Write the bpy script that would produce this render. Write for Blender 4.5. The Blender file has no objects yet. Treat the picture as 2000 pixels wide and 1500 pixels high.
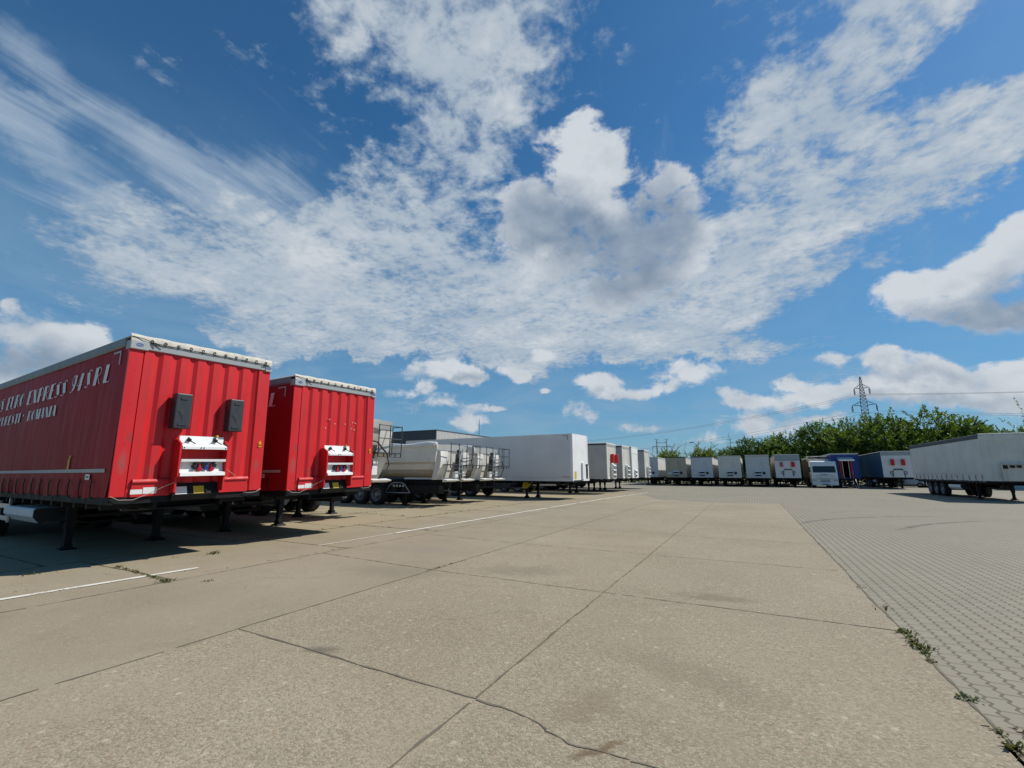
import bpy, bmesh, math, random
from mathutils import Vector, Matrix, Euler
R = math.radians
PI = math.pi
random.seed(7)
scene = bpy.context.scene
col = scene.collection

# ------------------------------------------------------------------ camera
# world: Y runs along the slab rows, X to the right of them, Z up
cam_d = bpy.data.cameras.new('camera')
cam_d.sensor_width = 36.0
cam_d.lens = 36.0 * 866 / 2000
cam_d.clip_start = 0.05
cam_d.clip_end = 6000
cam = bpy.data.objects.new('camera', cam_d)
col.objects.link(cam)
cam.matrix_world = (Matrix.Translation((0, 0, 1.6)) @ Matrix.Rotation(R(27.98), 4, 'Z')
                    @ Matrix.Rotation(R(90 + 11.3), 4, 'X') @ Matrix.Rotation(0.0026, 4, 'Z'))
scene.camera = cam

# ------------------------------------------------------------------ view
vs = scene.view_settings
vs.view_transform = 'Standard'
vs.look = 'None'
vs.gamma = 1.0
vs.exposure = 0.0

# ------------------------------------------------------------------ sun
SUN = Vector((0.66, 0.58, 1.0)).normalized()
sd = bpy.data.lights.new('sun', 'SUN')
sd.energy = 4.8
sd.angle = R(0.5)
sd.color = (1.0, 0.955, 0.88)
so = bpy.data.objects.new('sun', sd)
col.objects.link(so)
so.rotation_euler = (-SUN).to_track_quat('-Z', 'Y').to_euler()
so.location = (30, 30, 60)

# ------------------------------------------------------------------ sky
# every cloud bank: azimuth, elevation, two half widths, tilt (radians), thickness
HIGH = [
  (-0.6312, 0.8856, 0.416, 0.1229, -3.0691, 1.0),
  (-0.585, 0.7769, 0.2195, 0.1849, 2.5122, 0.85),
  (-0.6703, 0.6405, 0.3152, 0.1162, -2.6979, 0.75),
  (-0.8575, 0.7832, 0.1154, 0.1071, 1.1588, 0.35),
  (-0.8427, 0.3893, 0.4985, 0.1211, -3.1406, 1.7),
  (-0.6089, 0.3211, 0.4995, 0.0792, 3.0815, 1.6),
  (-0.4394, 0.4565, 0.2357, 0.097, 3.1226, 0.75),
  (-0.238, 0.3588, 0.2528, 0.0654, 3.058, 0.8),
  (-0.7149, 0.5492, 0.1934, 0.0898, -2.779, 0.5),
  (-1.0627, 0.39, 0.1918, 0.0676, 2.9988, 0.8),
  (-0.2745, 0.3172, 0.3802, 0.0726, -3.0696, 1.0),
  (-0.9382, 0.4949, 0.235, 0.0561, -2.5549, 0.6),
  (0.2307, 0.671, 0.2323, 0.0994, -2.8668, 1.9),
  (0.1137, 0.6111, 0.132, 0.073, 3.1281, 1.0),
  (0.357, 0.6885, 0.1225, 0.0556, 3.0847, 0.9),
  (0.1991, 0.48, 0.2512, 0.0745, -3.0555, 1.6),
  (0.3703, 0.4925, 0.1369, 0.0528, -3.1366, 1.4),
  (0.0042, 0.4296, 0.1807, 0.0603, -2.9052, 1.0),
  (0.4418, 0.5352, 0.0542, 0.0416, -2.6283, 0.7),
  (0.0134, 0.3278, 0.2153, 0.0457, -2.9314, 0.8),
  (-0.1131, 0.2496, 0.2911, 0.0279, 2.996, 1.3),
  (-0.9357, 0.259, 0.2057, 0.0209, -3.0946, 0.9),
  (-0.6273, 0.1493, 0.1945, 0.0137, -3.1185, 0.7),
  (-0.0019, 0.1657, 0.1384, 0.0102, 3.1169, 0.5),
  (0.2509, 0.5123, 0.1427, 0.0496, 3.1326, 0.4),
  (0.2955, 0.1258, 0.2262, 0.0492, 3.1217, 0.45),
  (-0.9368, 0.2715, 0.1768, 0.0312, -3.0697, 0.5),
  (-1.275, 0.2731, 0.056, 0.0216, 3.0449, 0.55),
  (0.1682, 0.3727, 0.0946, 0.0255, 3.1208, 0.45),
  (0.1819, 0.3555, 0.046, 0.0146, -2.8129, 0.4),
]
STREAK = [
  (-1.3395, 0.4772, 0.1207, 0.0321, 2.7265, 1.0),
  (-1.393, 0.5392, 0.0639, 0.0195, -3.0251, 0.7),
  (-1.2083, 0.5251, 0.2158, 0.047, 2.9412, 0.85),
  (-1.079, 0.5164, 0.1668, 0.0638, 3.1053, 0.8),
  (-1.4149, 0.5896, 0.0593, 0.0209, 2.9558, 0.4),
  (-1.2503, 0.4168, 0.134, 0.0336, 3.0684, 0.5),
  (-1.0079, 0.5631, 0.1483, 0.0536, -3.0162, 0.5),
  (-1.4005, 0.4915, 0.0605, 0.0432, 2.9494, 0.5),
]
CUMU = [
  (-0.3078, 0.7233, 0.0597, 0.0357, 3.0318, 0.95),
  (-0.3329, 0.6843, 0.0968, 0.0321, 3.0626, 0.9),
  (-0.2367, 0.695, 0.0502, 0.0225, 3.0038, 0.5),
  (-0.2647, 0.6482, 0.097, 0.0471, -3.0625, 1.0),
  (-0.3615, 0.5975, 0.1396, 0.068, 3.0756, 1.0),
  (-0.4703, 0.5511, 0.0764, 0.076, 2.4369, 0.9),
  (-0.4145, 0.4666, 0.1364, 0.0642, 3.1102, 0.8),
  (-0.2474, 0.5185, 0.144, 0.0808, 3.0158, 1.0),
  (-0.1083, 0.5819, 0.0799, 0.044, 2.8158, 1.1),
  (-0.0767, 0.5042, 0.0828, 0.0664, 1.6448, 1.0),
  (-0.1524, 0.4559, 0.1238, 0.0713, 2.9755, 0.9),
  (-0.2309, 0.3854, 0.1272, 0.0484, 2.9195, 0.9),
  (-0.0845, 0.5959, 0.0449, 0.027, 2.8931, 0.4),
  (0.3175, 0.28, 0.1022, 0.0448, 3.0536, 1.3),
  (0.376, 0.3187, 0.0626, 0.0437, -2.5548, 1.3),
  (0.2757, 0.2997, 0.0468, 0.0331, 2.759, 1.0),
  (0.4062, 0.3387, 0.039, 0.0291, 1.363, 1.1),
  (0.3571, 0.2328, 0.0661, 0.0217, 2.8858, 1.0),
  (-0.6528, 0.2261, 0.09, 0.0296, -3.0166, 1.25),
  (-0.5826, 0.2099, 0.0515, 0.0218, -3.1197, 1.12),
  (-0.4849, 0.2296, 0.0391, 0.0231, -3.1399, 1.25),
  (-0.4147, 0.2613, 0.0368, 0.0184, 2.9597, 1.25),
  (-0.2908, 0.1917, 0.0566, 0.0272, 2.9326, 1.38),
  (-0.2248, 0.1711, 0.0613, 0.0156, 3.0995, 1.0),
  (-0.1703, 0.1796, 0.0297, 0.0132, 3.0877, 0.75),
  (-0.1059, 0.2058, 0.0797, 0.0301, -3.1267, 1.0),
  (0.2202, 0.1925, 0.0306, 0.023, 2.9488, 1.38),
  (0.2652, 0.1766, 0.0464, 0.022, 2.8473, 1.38),
  (0.1543, 0.1959, 0.0339, 0.0196, 2.9924, 1.25),
  (0.0784, 0.1704, 0.0261, 0.0127, 3.0393, 1.25),
  (0.3608, 0.1488, 0.0485, 0.0231, -2.8685, 1.38),
  (-0.0037, 0.1453, 0.0615, 0.0195, 2.9717, 1.12),
  (0.1401, 0.141, 0.1035, 0.0244, 3.1099, 1.12),
  (0.2787, 0.1362, 0.11, 0.0335, 3.0173, 1.12),
  (0.0191, 0.0982, 0.0788, 0.0261, 3.0956, 1.12),
  (0.1355, 0.1009, 0.0429, 0.0131, 3.0773, 0.88),
  (0.3551, 0.1106, 0.0521, 0.0278, 3.0337, 1.12),
  (-0.0757, 0.0764, 0.0648, 0.0125, 3.1129, 0.62),
  (-0.592, 0.1134, 0.0573, 0.0217, -3.1288, 1.12),
  (-0.6962, 0.1699, 0.0753, 0.0181, 3.0911, 0.75),
  (-0.68, 0.1875, 0.0249, 0.0159, -3.1052, 1.0),
  (-0.338, 0.1384, 0.0501, 0.0296, 3.1283, 0.75),
  (-0.2177, 0.0965, 0.0719, 0.0132, 3.1186, 0.75),
  (-0.5231, 0.1428, 0.0326, 0.0092, -3.1343, 0.88),
  (-0.4121, 0.1853, 0.0199, 0.0081, 3.1306, 0.88),
  (-0.6044, 0.1498, 0.1542, 0.0137, -3.1219, 0.44),
  (-1.3186, 0.2044, 0.084, 0.0435, 3.0901, 1.25),
  (-1.2763, 0.1967, 0.0365, 0.0296, -2.8499, 0.9),
  (-1.3483, 0.1509, 0.0615, 0.0306, -2.9595, 0.9),
  (-1.371, 0.2464, 0.011, 0.0097, 1.0854, 0.7),
  (-0.3712, 0.7046, 0.0393, 0.0193, 3.0772, 0.5),
  (0.092, 0.5924, 0.0583, 0.0407, 2.6961, 0.4),
]
DARK = [
  (-0.401, 0.5292, 0.1256, 0.0637, 3.0993, 0.85),
  (-0.4575, 0.5861, 0.0577, 0.0346, 3.125, 0.4),
  (-0.1308, 0.5183, 0.0972, 0.0866, 2.6583, 0.95),
  (-0.2549, 0.4885, 0.1314, 0.0773, 3.0217, 0.75),
  (-0.2136, 0.3871, 0.1492, 0.0534, 2.9123, 0.8),
  (0.3414, 0.2408, 0.0849, 0.0255, 3.0412, 0.75),
  (0.3956, 0.2732, 0.0451, 0.0306, 1.5404, 0.4),
  (-0.6058, 0.2048, 0.0931, 0.0115, -3.1156, 0.5),
  (0.249, 0.153, 0.0783, 0.0121, 3.0091, 0.45),
  (-1.33, 0.1699, 0.1025, 0.035, 3.1178, 0.75),
  (0.1216, 0.1161, 0.1727, 0.0151, 3.0648, 0.35),
  (-0.2805, 0.1653, 0.0897, 0.0113, 3.1101, 0.4),
  (0.2997, 0.1129, 0.0936, 0.0115, 3.0336, 0.4),
  (-1.3612, 0.2336, 0.0314, 0.0224, -2.7601, 0.4),
]

class NT:
    def __init__(s, tree):
        s.t = tree
    def n(s, typ, **kw):
        x = s.t.nodes.new(typ)
        for k, v in kw.items():
            setattr(x, k, v)
        return x
    def put(s, sock, v):
        if hasattr(v, 'is_output') or isinstance(v, bpy.types.NodeSocket):
            s.t.links.new(v, sock)
        elif v is not None:
            sock.default_value = v
    def m(s, op, a, b=None, c=None, clamp=False):
        x = s.n('ShaderNodeMath', operation=op, use_clamp=clamp)
        s.put(x.inputs[0], a)
        s.put(x.inputs[1], b)
        s.put(x.inputs[2], c)
        return x.outputs[0]
    def v(s, op, a, b=None):
        x = s.n('ShaderNodeVectorMath', operation=op)
        s.put(x.inputs[0], a)
        s.put(x.inputs[1], b)
        return x.outputs['Value'] if op in ('LENGTH', 'DOT_PRODUCT', 'DISTANCE') else x.outputs[0]
    def xyz(s, x, y, z):
        c = s.n('ShaderNodeCombineXYZ')
        s.put(c.inputs[0], x); s.put(c.inputs[1], y); s.put(c.inputs[2], z)
        return c.outputs[0]
    def sep(s, v):
        c = s.n('ShaderNodeSeparateXYZ')
        s.put(c.inputs[0], v)
        return c.outputs
    def step(s, v, a, b, lo=0.0, hi=1.0):
        x = s.n('ShaderNodeMapRange', interpolation_type='SMOOTHSTEP')
        s.put(x.inputs[0], v)
        x.inputs[1].default_value = a; x.inputs[2].default_value = b
        s.put(x.inputs[3], lo); s.put(x.inputs[4], hi)
        return x.outputs[0]
    def lin(s, v, a, b, lo=0.0, hi=1.0):
        x = s.n('ShaderNodeMapRange')
        s.put(x.inputs[0], v)
        x.inputs[1].default_value = a; x.inputs[2].default_value = b
        s.put(x.inputs[3], lo); s.put(x.inputs[4], hi)
        return x.outputs[0]
    def noise(s, vec, scale, detail=4, rough=0.55, dist=0.0, color=False):
        x = s.n('ShaderNodeTexNoise')
        s.put(x.inputs['Vector'], vec)
        x.inputs['Scale'].default_value = scale
        x.inputs['Detail'].default_value = detail
        x.inputs['Roughness'].default_value = rough
        x.inputs['Distortion'].default_value = dist
        return x.outputs['Color'] if color else x.outputs['Fac']
    def mix(s, f, a, b, blend='MIX'):
        x = s.n('ShaderNodeMix', data_type='RGBA', blend_type=blend)
        s.put(x.inputs[0], f)
        s.put(x.inputs[6], (*a, 1) if isinstance(a, tuple) and len(a) == 3 else a)
        s.put(x.inputs[7], (*b, 1) if isinstance(b, tuple) and len(b) == 3 else b)
        return x.outputs[2]
    def mapping(s, vec, typ='POINT', loc=(0, 0, 0), rot=(0, 0, 0), sc=(1, 1, 1)):
        x = s.n('ShaderNodeMapping', vector_type=typ)
        s.put(x.inputs[0], vec)
        x.inputs['Location'].default_value = loc
        if typ != 'NORMAL':
            x.inputs['Rotation'].default_value = rot
        x.inputs['Scale'].default_value = sc
        return x.outputs[0]

world = bpy.data.worlds.new('World')
scene.world = world
world.use_nodes = True
wt = world.node_tree
wt.nodes.clear()
W = NT(wt)
SKY_S = 0.06
sky = W.n('ShaderNodeTexSky', sky_type='NISHITA')
sky.sun_disc = False
sky.sun_elevation = math.asin(SUN.z)
sky.sun_rotation = math.atan2(SUN.x, SUN.y)
sky.altitude = 100
sky.air_density = 1.0
sky.dust_density = 0.3
sky.ozone_density = 4.0
hs = W.n('ShaderNodeHueSaturation')
hs.inputs['Hue'].default_value = 0.495
hs.inputs['Saturation'].default_value = 1.12
hs.inputs['Value'].default_value = 1.0
tint = W.mix(1.0, sky.outputs[0], (1.17, 1.47, 1.66), 'MULTIPLY')
wt.links.new(tint, hs.inputs['Color'])
tc = W.n('ShaderNodeTexCoord')
D = tc.outputs['Generated']
dx, dy, dz = W.sep(D)
az = W.m('ARCTAN2', dx, dy)
el = W.m('ARCSINE', dz)
ae0 = W.xyz(az, el, 0.0)
wob = W.v('SUBTRACT', W.noise(D, 7.0, 5, 0.6, color=True), (0.5, 0.5, 0.5))
def warped(amount):
    x = W.n('ShaderNodeVectorMath', operation='MULTIPLY_ADD')
    wt.links.new(wob, x.inputs[0])
    x.inputs[1].default_value = (amount, amount, 0)
    wt.links.new(ae0, x.inputs[2])
    return x.outputs[0]
def cover(lst, vec, soft=1.6, inner=0.15):
    tot = None
    for i, (a, e, rx, ry, an, wgt) in enumerate(lst):
        if i and i % 3 == 0:             # keeps the evaluation in order (small shader stack)
            q = W.n('ShaderNodeVectorMath', operation='MULTIPLY_ADD')
            wt.links.new(tot, q.inputs[0])
            q.inputs[1].default_value = (1e-7, 1e-7, 0)
            wt.links.new(vec, q.inputs[2])
            vec = q.outputs[0]
        L = W.v('LENGTH', W.mapping(vec, 'TEXTURE', (a, e, 0), (0, 0, an), (rx, ry, 1)))
        b = W.step(L, inner, soft, wgt, 0.0)
        tot = b if tot is None else W.m('ADD', tot, b)
    return tot
den = W.m('MAXIMUM', W.m('ADD', dz, 0.10), 0.03)
deck = W.xyz(W.m('DIVIDE', dx, den), W.m('DIVIDE', dy, den), 0.0)      # flat cloud deck overhead
# --- high patchy deck
c_hi = W.m('MINIMUM', cover(HIGH, warped(0.22)), 1.4)
f1 = W.noise(deck, 1.6, 9, 0.62, 0.25)
f2 = W.noise(deck, 10.0, 5, 0.6, 0.3)
f3 = W.noise(deck, 30.0, 3, 0.6)
vhi = W.m('ADD', W.m('MULTIPLY', c_hi, 0.62),
          W.m('ADD', W.m('MULTIPLY', W.m('SUBTRACT', f1, 0.5), 1.5),
              W.m('ADD', W.m('MULTIPLY', W.m('SUBTRACT', f2, 0.5), W.step(el, 0.30, 0.62, 0.75, 1.75)), W.m('MULTIPLY', W.m('SUBTRACT', f3, 0.5), 0.75))))
a_hi = W.step(vhi, 0.27, 0.92, 0.0, 0.94)
# --- thin streaks
sdeck = W.mapping(W.mapping(deck, 'POINT', (0, 0, 0), (0, 0, R(-98)), (1, 1, 1)), 'POINT', (0, 0, 0), (0, 0, 0), (0.5, 2.6, 1))
f4 = W.noise(sdeck, 2.6, 8, 0.62, 0.5)
c_st = W.m('MINIMUM', cover(STREAK, warped(0.12), 1.7, 0.0), 1.1)
a_st = W.step(W.m('ADD', W.m('MULTIPLY', c_st, 0.75), W.m('MULTIPLY', W.m('SUBTRACT', f4, 0.5), 2.0)), 0.22, 1.15, 0.0, 0.80)
# faint veil everywhere low
veil = W.m('MULTIPLY', W.step(W.noise(deck, 0.8, 8, 0.62, 0.6), 0.38, 0.80), W.step(el, 0.72, 0.22, 0.04, 0.62))
# --- cumulus
c_cu = W.m('MINIMUM', cover(CUMU, warped(0.075), 1.45, 0.2), 1.2)
squash = W.mapping(D, 'POINT', (0, 0, 0), (0, 0, 0), (1, 1, 1.5))
g1 = W.noise(squash, 15.0, 10, 0.62, 0.35)
vcu = W.m('ADD', W.m('MULTIPLY', c_cu, 0.58), W.m('MULTIPLY', W.m('SUBTRACT', g1, 0.5), 1.9))
a_cu = W.m('MULTIPLY', W.step(vcu, 0.16, 0.60), W.step(c_cu, 0.08, 0.42))
# self shading of the thick clouds: thickness towards the sun against thickness here
sunoff = W.v('ADD', squash, (SUN.x * 0.035, SUN.y * 0.035, 0.03))
relief = W.m('SUBTRACT', W.noise(squash, 13.0, 4, 0.5, 0.15), W.noise(sunoff, 13.0, 4, 0.5, 0.15))
dark = W.m('MINIMUM', cover(DARK, warped(0.16), 1.7, 0.0), 1.0)
a_cu = W.m('MULTIPLY', a_cu, W.m('SUBTRACT', 1.0, W.m('MULTIPLY', dark, 0.12)))
lit = W.m('ADD', W.m('SUBTRACT', 0.98, W.m('MULTIPLY', W.m('MINIMUM', dark, 0.86), W.m('ADD', 0.70, W.m('MULTIPLY', W.noise(squash, 9.0, 5, 0.6, 0.3), 0.55)))), W.m('MULTIPLY', relief, 0.75))
lit = W.m('SUBTRACT', lit, W.m('MULTIPLY', W.step(el, 0.30, 0.02), 0.20))
cu_col = W.mix(W.m('MINIMUM', W.m('MAXIMUM', lit, 0.0), 1.0), tuple(c / SKY_S for c in (0.215, 0.285, 0.38)), tuple(c / SKY_S for c in (0.62, 0.665, 0.715)))
thick = W.step(W.m('ADD', vhi, W.m('MULTIPLY', W.m('SUBTRACT', f1, 0.5), 0.5)), 0.5, 1.5)
tone = W.step(W.noise(deck, 3.2, 4, 0.55), 0.35, 0.66)
thick = W.m('MULTIPLY', thick, W.m('ADD', 0.45, W.m('MULTIPLY', tone, 0.75)), clamp=True)
hi_col = W.mix(thick, tuple(c / SKY_S for c in (0.37, 0.455, 0.55)), tuple(c / SKY_S for c in (0.62, 0.66, 0.70)))
low_air = W.m('MULTIPLY', W.step(el, 0.75, 0.0), 0.58)
base = W.mix(low_air, hs.outputs[0], tuple(c / SKY_S for c in (0.125, 0.285, 0.455)))
CLEAR = base
base = W.mix(veil, base, tuple(c / SKY_S for c in (0.27, 0.41, 0.55)))
base = W.mix(a_st, base, tuple(c / SKY_S for c in (0.42, 0.51, 0.61)))
base = W.mix(a_hi, base, hi_col)
base = W.mix(a_cu, base, cu_col)
bg = W.n('ShaderNodeBackground')
bg.inputs['Strength'].default_value = SKY_S
wt.links.new(base, bg.inputs['Color'])
wo = W.n('ShaderNodeOutputWorld')
wt.links.new(bg.outputs[0], wo.inputs['Surface'])
world.cycles.sampling_method = 'MANUAL'
world.cycles.sample_map_resolution = 512

# ------------------------------------------------------------------ materials
MATS = {}
def mat_base(name):
    m = bpy.data.materials.new(name)
    m.use_nodes = True
    t = NT(m.node_tree)
    b = m.node_tree.nodes['Principled BSDF']
    MATS[name] = m
    return m, t, b
def paint(name, c, rough=0.45, dirt=0.25, dcol=(0.10, 0.085, 0.07), metal=0.0, scale=1.0, spec=0.4, streak=True, bump=0.0):
    """painted or bare surface with patchy fading, grime and rain streaks"""
    m, t, b = mat_base(name)
    o = t.n('ShaderNodeTexCoord').outputs['Object']
    big = t.noise(o, 0.9 * scale, 4, 0.6)
    fine = t.noise(o, 14 * scale, 5, 0.65)
    cc = t.mix(t.lin(big, 0.3, 0.7), tuple(x * 0.90 for x in c), tuple(min(1, x * 1.08) for x in c))
    if streak:
        st = t.noise(t.mapping(o, 'POINT', (0, 0, 0), (0, 0, 0), (7 * scale, 7 * scale, 0.5 * scale)), 1.0, 5, 0.6)
    else:
        st = t.noise(o, 4 * scale, 5, 0.6)
    d = t.m('MULTIPLY', t.m('ADD', t.step(st, 0.50, 0.78), t.m('MULTIPLY', t.step(fine, 0.55, 0.8), 0.5)), dirt, clamp=True)
    t.put(b.inputs['Base Color'], t.mix(d, cc, dcol))
    t.put(b.inputs['Roughness'], t.lin(st, 0.3, 0.8, max(0.05, rough - 0.06), min(1, rough + 0.18)))
    b.inputs['Metallic'].default_value = metal
    b.inputs['Specular IOR Level'].default_value = spec
    if bump:
        bp = t.n('ShaderNodeBump')
        bp.inputs['Strength'].default_value = bump
        bp.inputs['Distance'].default_value = 0.01
        t.put(bp.inputs['Height'], t.noise(o, 30 * scale, 3))
        t.put(b.inputs['Normal'], bp.outputs[0])
    return m
M = {}
M['red'] = paint('red_wall_paint', (0.56, 0.014, 0.018), 0.45, 0.30, (0.20, 0.02, 0.02))
def scuffs(m):
    """grey rub marks at bumper height on the front posts and a band of road dirt low down"""
    t = NT(m.node_tree)
    b = m.node_tree.nodes['Principled BSDF']
    old = b.inputs['Base Color'].links[0].from_socket
    o = t.n('ShaderNodeTexCoord').outputs['Object']
    wv = t.n('ShaderNodeVectorMath', operation='MULTIPLY_ADD')
    t.put(wv.inputs[0], t.v('SUBTRACT', t.noise(o, 7.0, 5, 0.65, color=True), (0.5, 0.5, 0.5)))
    wv.inputs[1].default_value = (0.0, 0.12, 0.30)
    t.put(wv.inputs[2], o)
    c = old
    for y, z, ry, rz, k, cc in ((-1.16, 1.78, .07, .22, .55, (0.20, .10, .09)), (1.14, 1.70, .06, .16, .5, (0.17, .10, .09)), (-1.10, 2.2, .07, .10, .4, (0.10, .05, .05)), (-.75, 1.62, .10, .14, .3, (0.22, .07, .06)), (.70, 1.9, .05, .3, .22, (0.25, .06, .05))):
        q = t.mapping(wv.outputs[0], 'TEXTURE', (0, y, z), (0, 0, 0), (1e3, ry, rz))
        c = t.mix(t.step(t.v('LENGTH', q), 1.2, 0.2, 0.0, k), c, cc)
    sp = t.step(t.noise(o, 55.0, 2, 0.5), 0.70, 0.76)
    c = t.mix(t.m('MULTIPLY', sp, 0.35), c, (0.16, 0.03, 0.03))
    t.put(b.inputs['Base Color'], c)
scuffs(M['red'])
M['red_curtain'] = paint('red_curtain_vinyl', (0.30, 0.008, 0.013), 0.5, 0.14, (0.13, 0.03, 0.03), spec=0.12, streak=True)
M['reflect'] = paint('grey_band', (0.42, 0.42, 0.42), 0.5, 0.2)
M['lettering'] = paint('white_lettering', (0.72, 0.72, 0.72), 0.5, 0.12)
M['cream'] = paint('cream_tarpaulin', (0.50, 0.475, 0.41), 0.6, 0.45, (0.22, 0.19, 0.14))
M['alu_paint'] = paint('grey_header', (0.34, 0.365, 0.375), 0.45, 0.18)
M['rail_grey'] = paint('dull_grey_rail', (0.20, 0.215, 0.22), 0.45, 0.3, (0.08, 0.08, 0.075))
M['alu'] = paint('bare_aluminium', (0.55, 0.56, 0.57), 0.38, 0.25, metal=0.85)
M['chassis'] = paint('black_chassis', (0.007, 0.0075, 0.009), 0.6, 0.16, (0.03, 0.027, 0.024), spec=0.25)
M['black'] = paint('black_plastic', (0.016, 0.017, 0.019), 0.5, 0.15, (0.05, 0.05, 0.05), streak=False)
M['boxgrey'] = paint('dark_grey_plastic', (0.030, 0.034, 0.040), 0.42, 0.15, (0.07, 0.07, 0.07), spec=0.5)
M['rubber'] = paint('tyre_rubber', (0.016, 0.016, 0.017), 0.8, 0.5, (0.06, 0.055, 0.05), streak=False)
M['rim'] = paint('steel_rim', (0.22, 0.23, 0.25), 0.45, 0.45, (0.05, 0.045, 0.04), metal=0.5, streak=False, scale=2)
M['white'] = paint('white_paint', (0.74, 0.74, 0.72), 0.4, 0.16, (0.28, 0.26, 0.22))
M['white_clean'] = paint('clean_white_paint', (0.78, 0.78, 0.77), 0.35, 0.06)
M['dirty_white'] = paint('weathered_white_paint', (0.66, 0.64, 0.57), 0.5, 0.26, (0.22, 0.20, 0.16))
M['box_side'] = paint('white_box_side', (0.74, 0.71, 0.68), 0.4, 0.03, scale=0.5)
M['grey_curtain'] = paint('grey_curtain', (0.37, 0.37, 0.36), 0.45, 0.15)
M['pale_curtain'] = paint('pale_grey_curtain', (0.60, 0.60, 0.57), 0.42, 0.06)
M['beige_wall'] = paint('beige_grey_wall', (0.44, 0.385, 0.29), 0.55, 0.4)
M['blue_white'] = paint('bluish_white_wall', (0.56, 0.575, 0.58), 0.45, 0.2)
M['blue'] = paint('royal_blue_paint', (0.012, 0.048, 0.23), 0.4, 0.2, (0.02, 0.04, 0.12))
M['teal_curtain'] = paint('petrol_blue_curtain', (0.020, 0.075, 0.100), 0.5, 0.2, (0.03, 0.06, 0.09))
M['redbox'] = paint('red_box_plastic', (0.55, 0.012, 0.016), 0.4, 0.15, (0.2, 0.02, 0.02))
M['redfade'] = paint('faded_red_plastic', (0.42, 0.13, 0.15), 0.5, 0.3, (0.4, 0.3, 0.3))
M['yellow'] = paint('yellow_paint', (0.62, 0.42, 0.02), 0.45, 0.25)
M['couple_red'] = paint('red_coupling', (0.45, 0.01, 0.03), 0.4, 0.1)
M['couple_blue'] = paint('blue_coupling', (0.02, 0.05, 0.30), 0.4, 0.1)
M['bluelogo'] = paint('blue_print', (0.05, 0.13, 0.42), 0.5, 0.2)
M['tip_body'] = paint('tipper_grey_white', (0.70, 0.685, 0.63), 0.42, 0.18, (0.25, 0.23, 0.2))
M['tip_dirty'] = paint('tipper_lower_dust', (0.43, 0.39, 0.32), 0.55, 0.35, (0.25, 0.21, 0.16))
M['galv'] = paint('galvanised_steel', (0.42, 0.44, 0.46), 0.42, 0.25, metal=0.6, streak=False)
M['darkrail'] = paint('dark_steel_rail', (0.05, 0.055, 0.06), 0.5, 0.2, streak=False)
M['dark_roof'] = paint('dark_tarpaulin', (0.035, 0.042, 0.055), 0.5, 0.25)
M['brown_body'] = paint('brown_grey_tipper', (0.17, 0.145, 0.12), 0.6, 0.4, (0.08, 0.07, 0.06))
M['cab'] = paint('cab_white', (0.80, 0.79, 0.75), 0.3, 0.14, (0.3, 0.28, 0.24), spec=0.5)
M['cab_grey'] = paint('cab_grille_grey', (0.36, 0.37, 0.38), 0.4, 0.2)
M['lamp'] = paint('lamp_glass', (0.45, 0.46, 0.47), 0.12, 0.1, spec=0.7)
M['amber'] = paint('amber_lens', (0.75, 0.30, 0.01), 0.25, 0.05)
M['hall_shade_roof'] = paint('shaded_cladding_and_roof', (0.075, 0.085, 0.10), 0.5, 0.12)  # shade on the end wall put into the colour; the roof shares it
M['hall_sunlit'] = paint('sunlit_cladding', (0.50, 0.49, 0.47), 0.5, 0.12)  # sunlight on the side wall put into the colour
M['pylon'] = paint('galvanised_lattice', (0.16, 0.16, 0.165), 0.6, 0.2, streak=False, scale=0.1)
M['pylon_red'] = paint('red_lattice', (0.32, 0.10, 0.09), 0.6, 0.2, streak=False, scale=0.1)
M['wire'] = paint('cable_grey', (0.16, 0.17, 0.18), 0.6, 0.0)
M['bark'] = paint('bark', (0.085, 0.065, 0.048), 0.9, 0.4, (0.04, 0.03, 0.025))
M['pale_blue_box'] = paint('pale_blue_grey_steel', (0.36, 0.42, 0.45), 0.5, 0.2)
M['car_paint'] = paint('silver_car_paint', (0.55, 0.57, 0.60), 0.25, 0.08, metal=0.3)
M['cord'] = paint('cord', (0.40, 0.34, 0.28), 0.8, 0.2)
def glass(name, c):
    m, t, b = mat_base(name)
    o = t.n('ShaderNodeTexCoord').outputs['Object']
    t.put(b.inputs['Base Color'], t.mix(t.noise(o, 3, 3), c, tuple(x * 1.5 for x in c)))
    b.inputs['Roughness'].default_value = 0.08
    b.inputs['Specular IOR Level'].default_value = 0.7
    return m
M['glass'] = glass('dark_windscreen', (0.010, 0.014, 0.018))
def leaf(name, c):
    m, t, b = mat_base(name)
    o = t.n('ShaderNodeTexCoord').outputs['Object']
    n = t.noise(o, 0.9, 4, 0.6)
    f = t.noise(o, 9.0, 2, 0.6)
    cc = t.mix(t.lin(n, 0.3, 0.7), tuple(x * 0.72 for x in c), tuple(x * 1.35 for x in c))
    cc = t.mix(t.m('MULTIPLY', t.step(f, 0.55, 0.7), 0.4), cc, (c[0] * 1.7, c[1] * 1.5, c[2] * 0.9))
    t.put(b.inputs['Base Color'], cc)
    b.inputs['Roughness'].default_value = 0.55
    tr = t.n('ShaderNodeBsdfTranslucent')
    t.put(tr.inputs['Color'], t.mix(0.5, cc, (c[0] * 2.2, c[1] * 2.0, c[2])))
    mx = t.n('ShaderNodeMixShader')
    mx.inputs[0].default_value = 0.30
    out = m.node_tree.nodes['Material Output']
    m.node_tree.links.new(b.outputs[0], mx.inputs[1])
    m.node_tree.links.new(tr.outputs[0], mx.inputs[2])
    m.node_tree.links.new(mx.outputs[0], out.inputs['Surface'])
    return m
M['leaf'] = leaf('green_leaves', (0.118, 0.190, 0.019))
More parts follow.
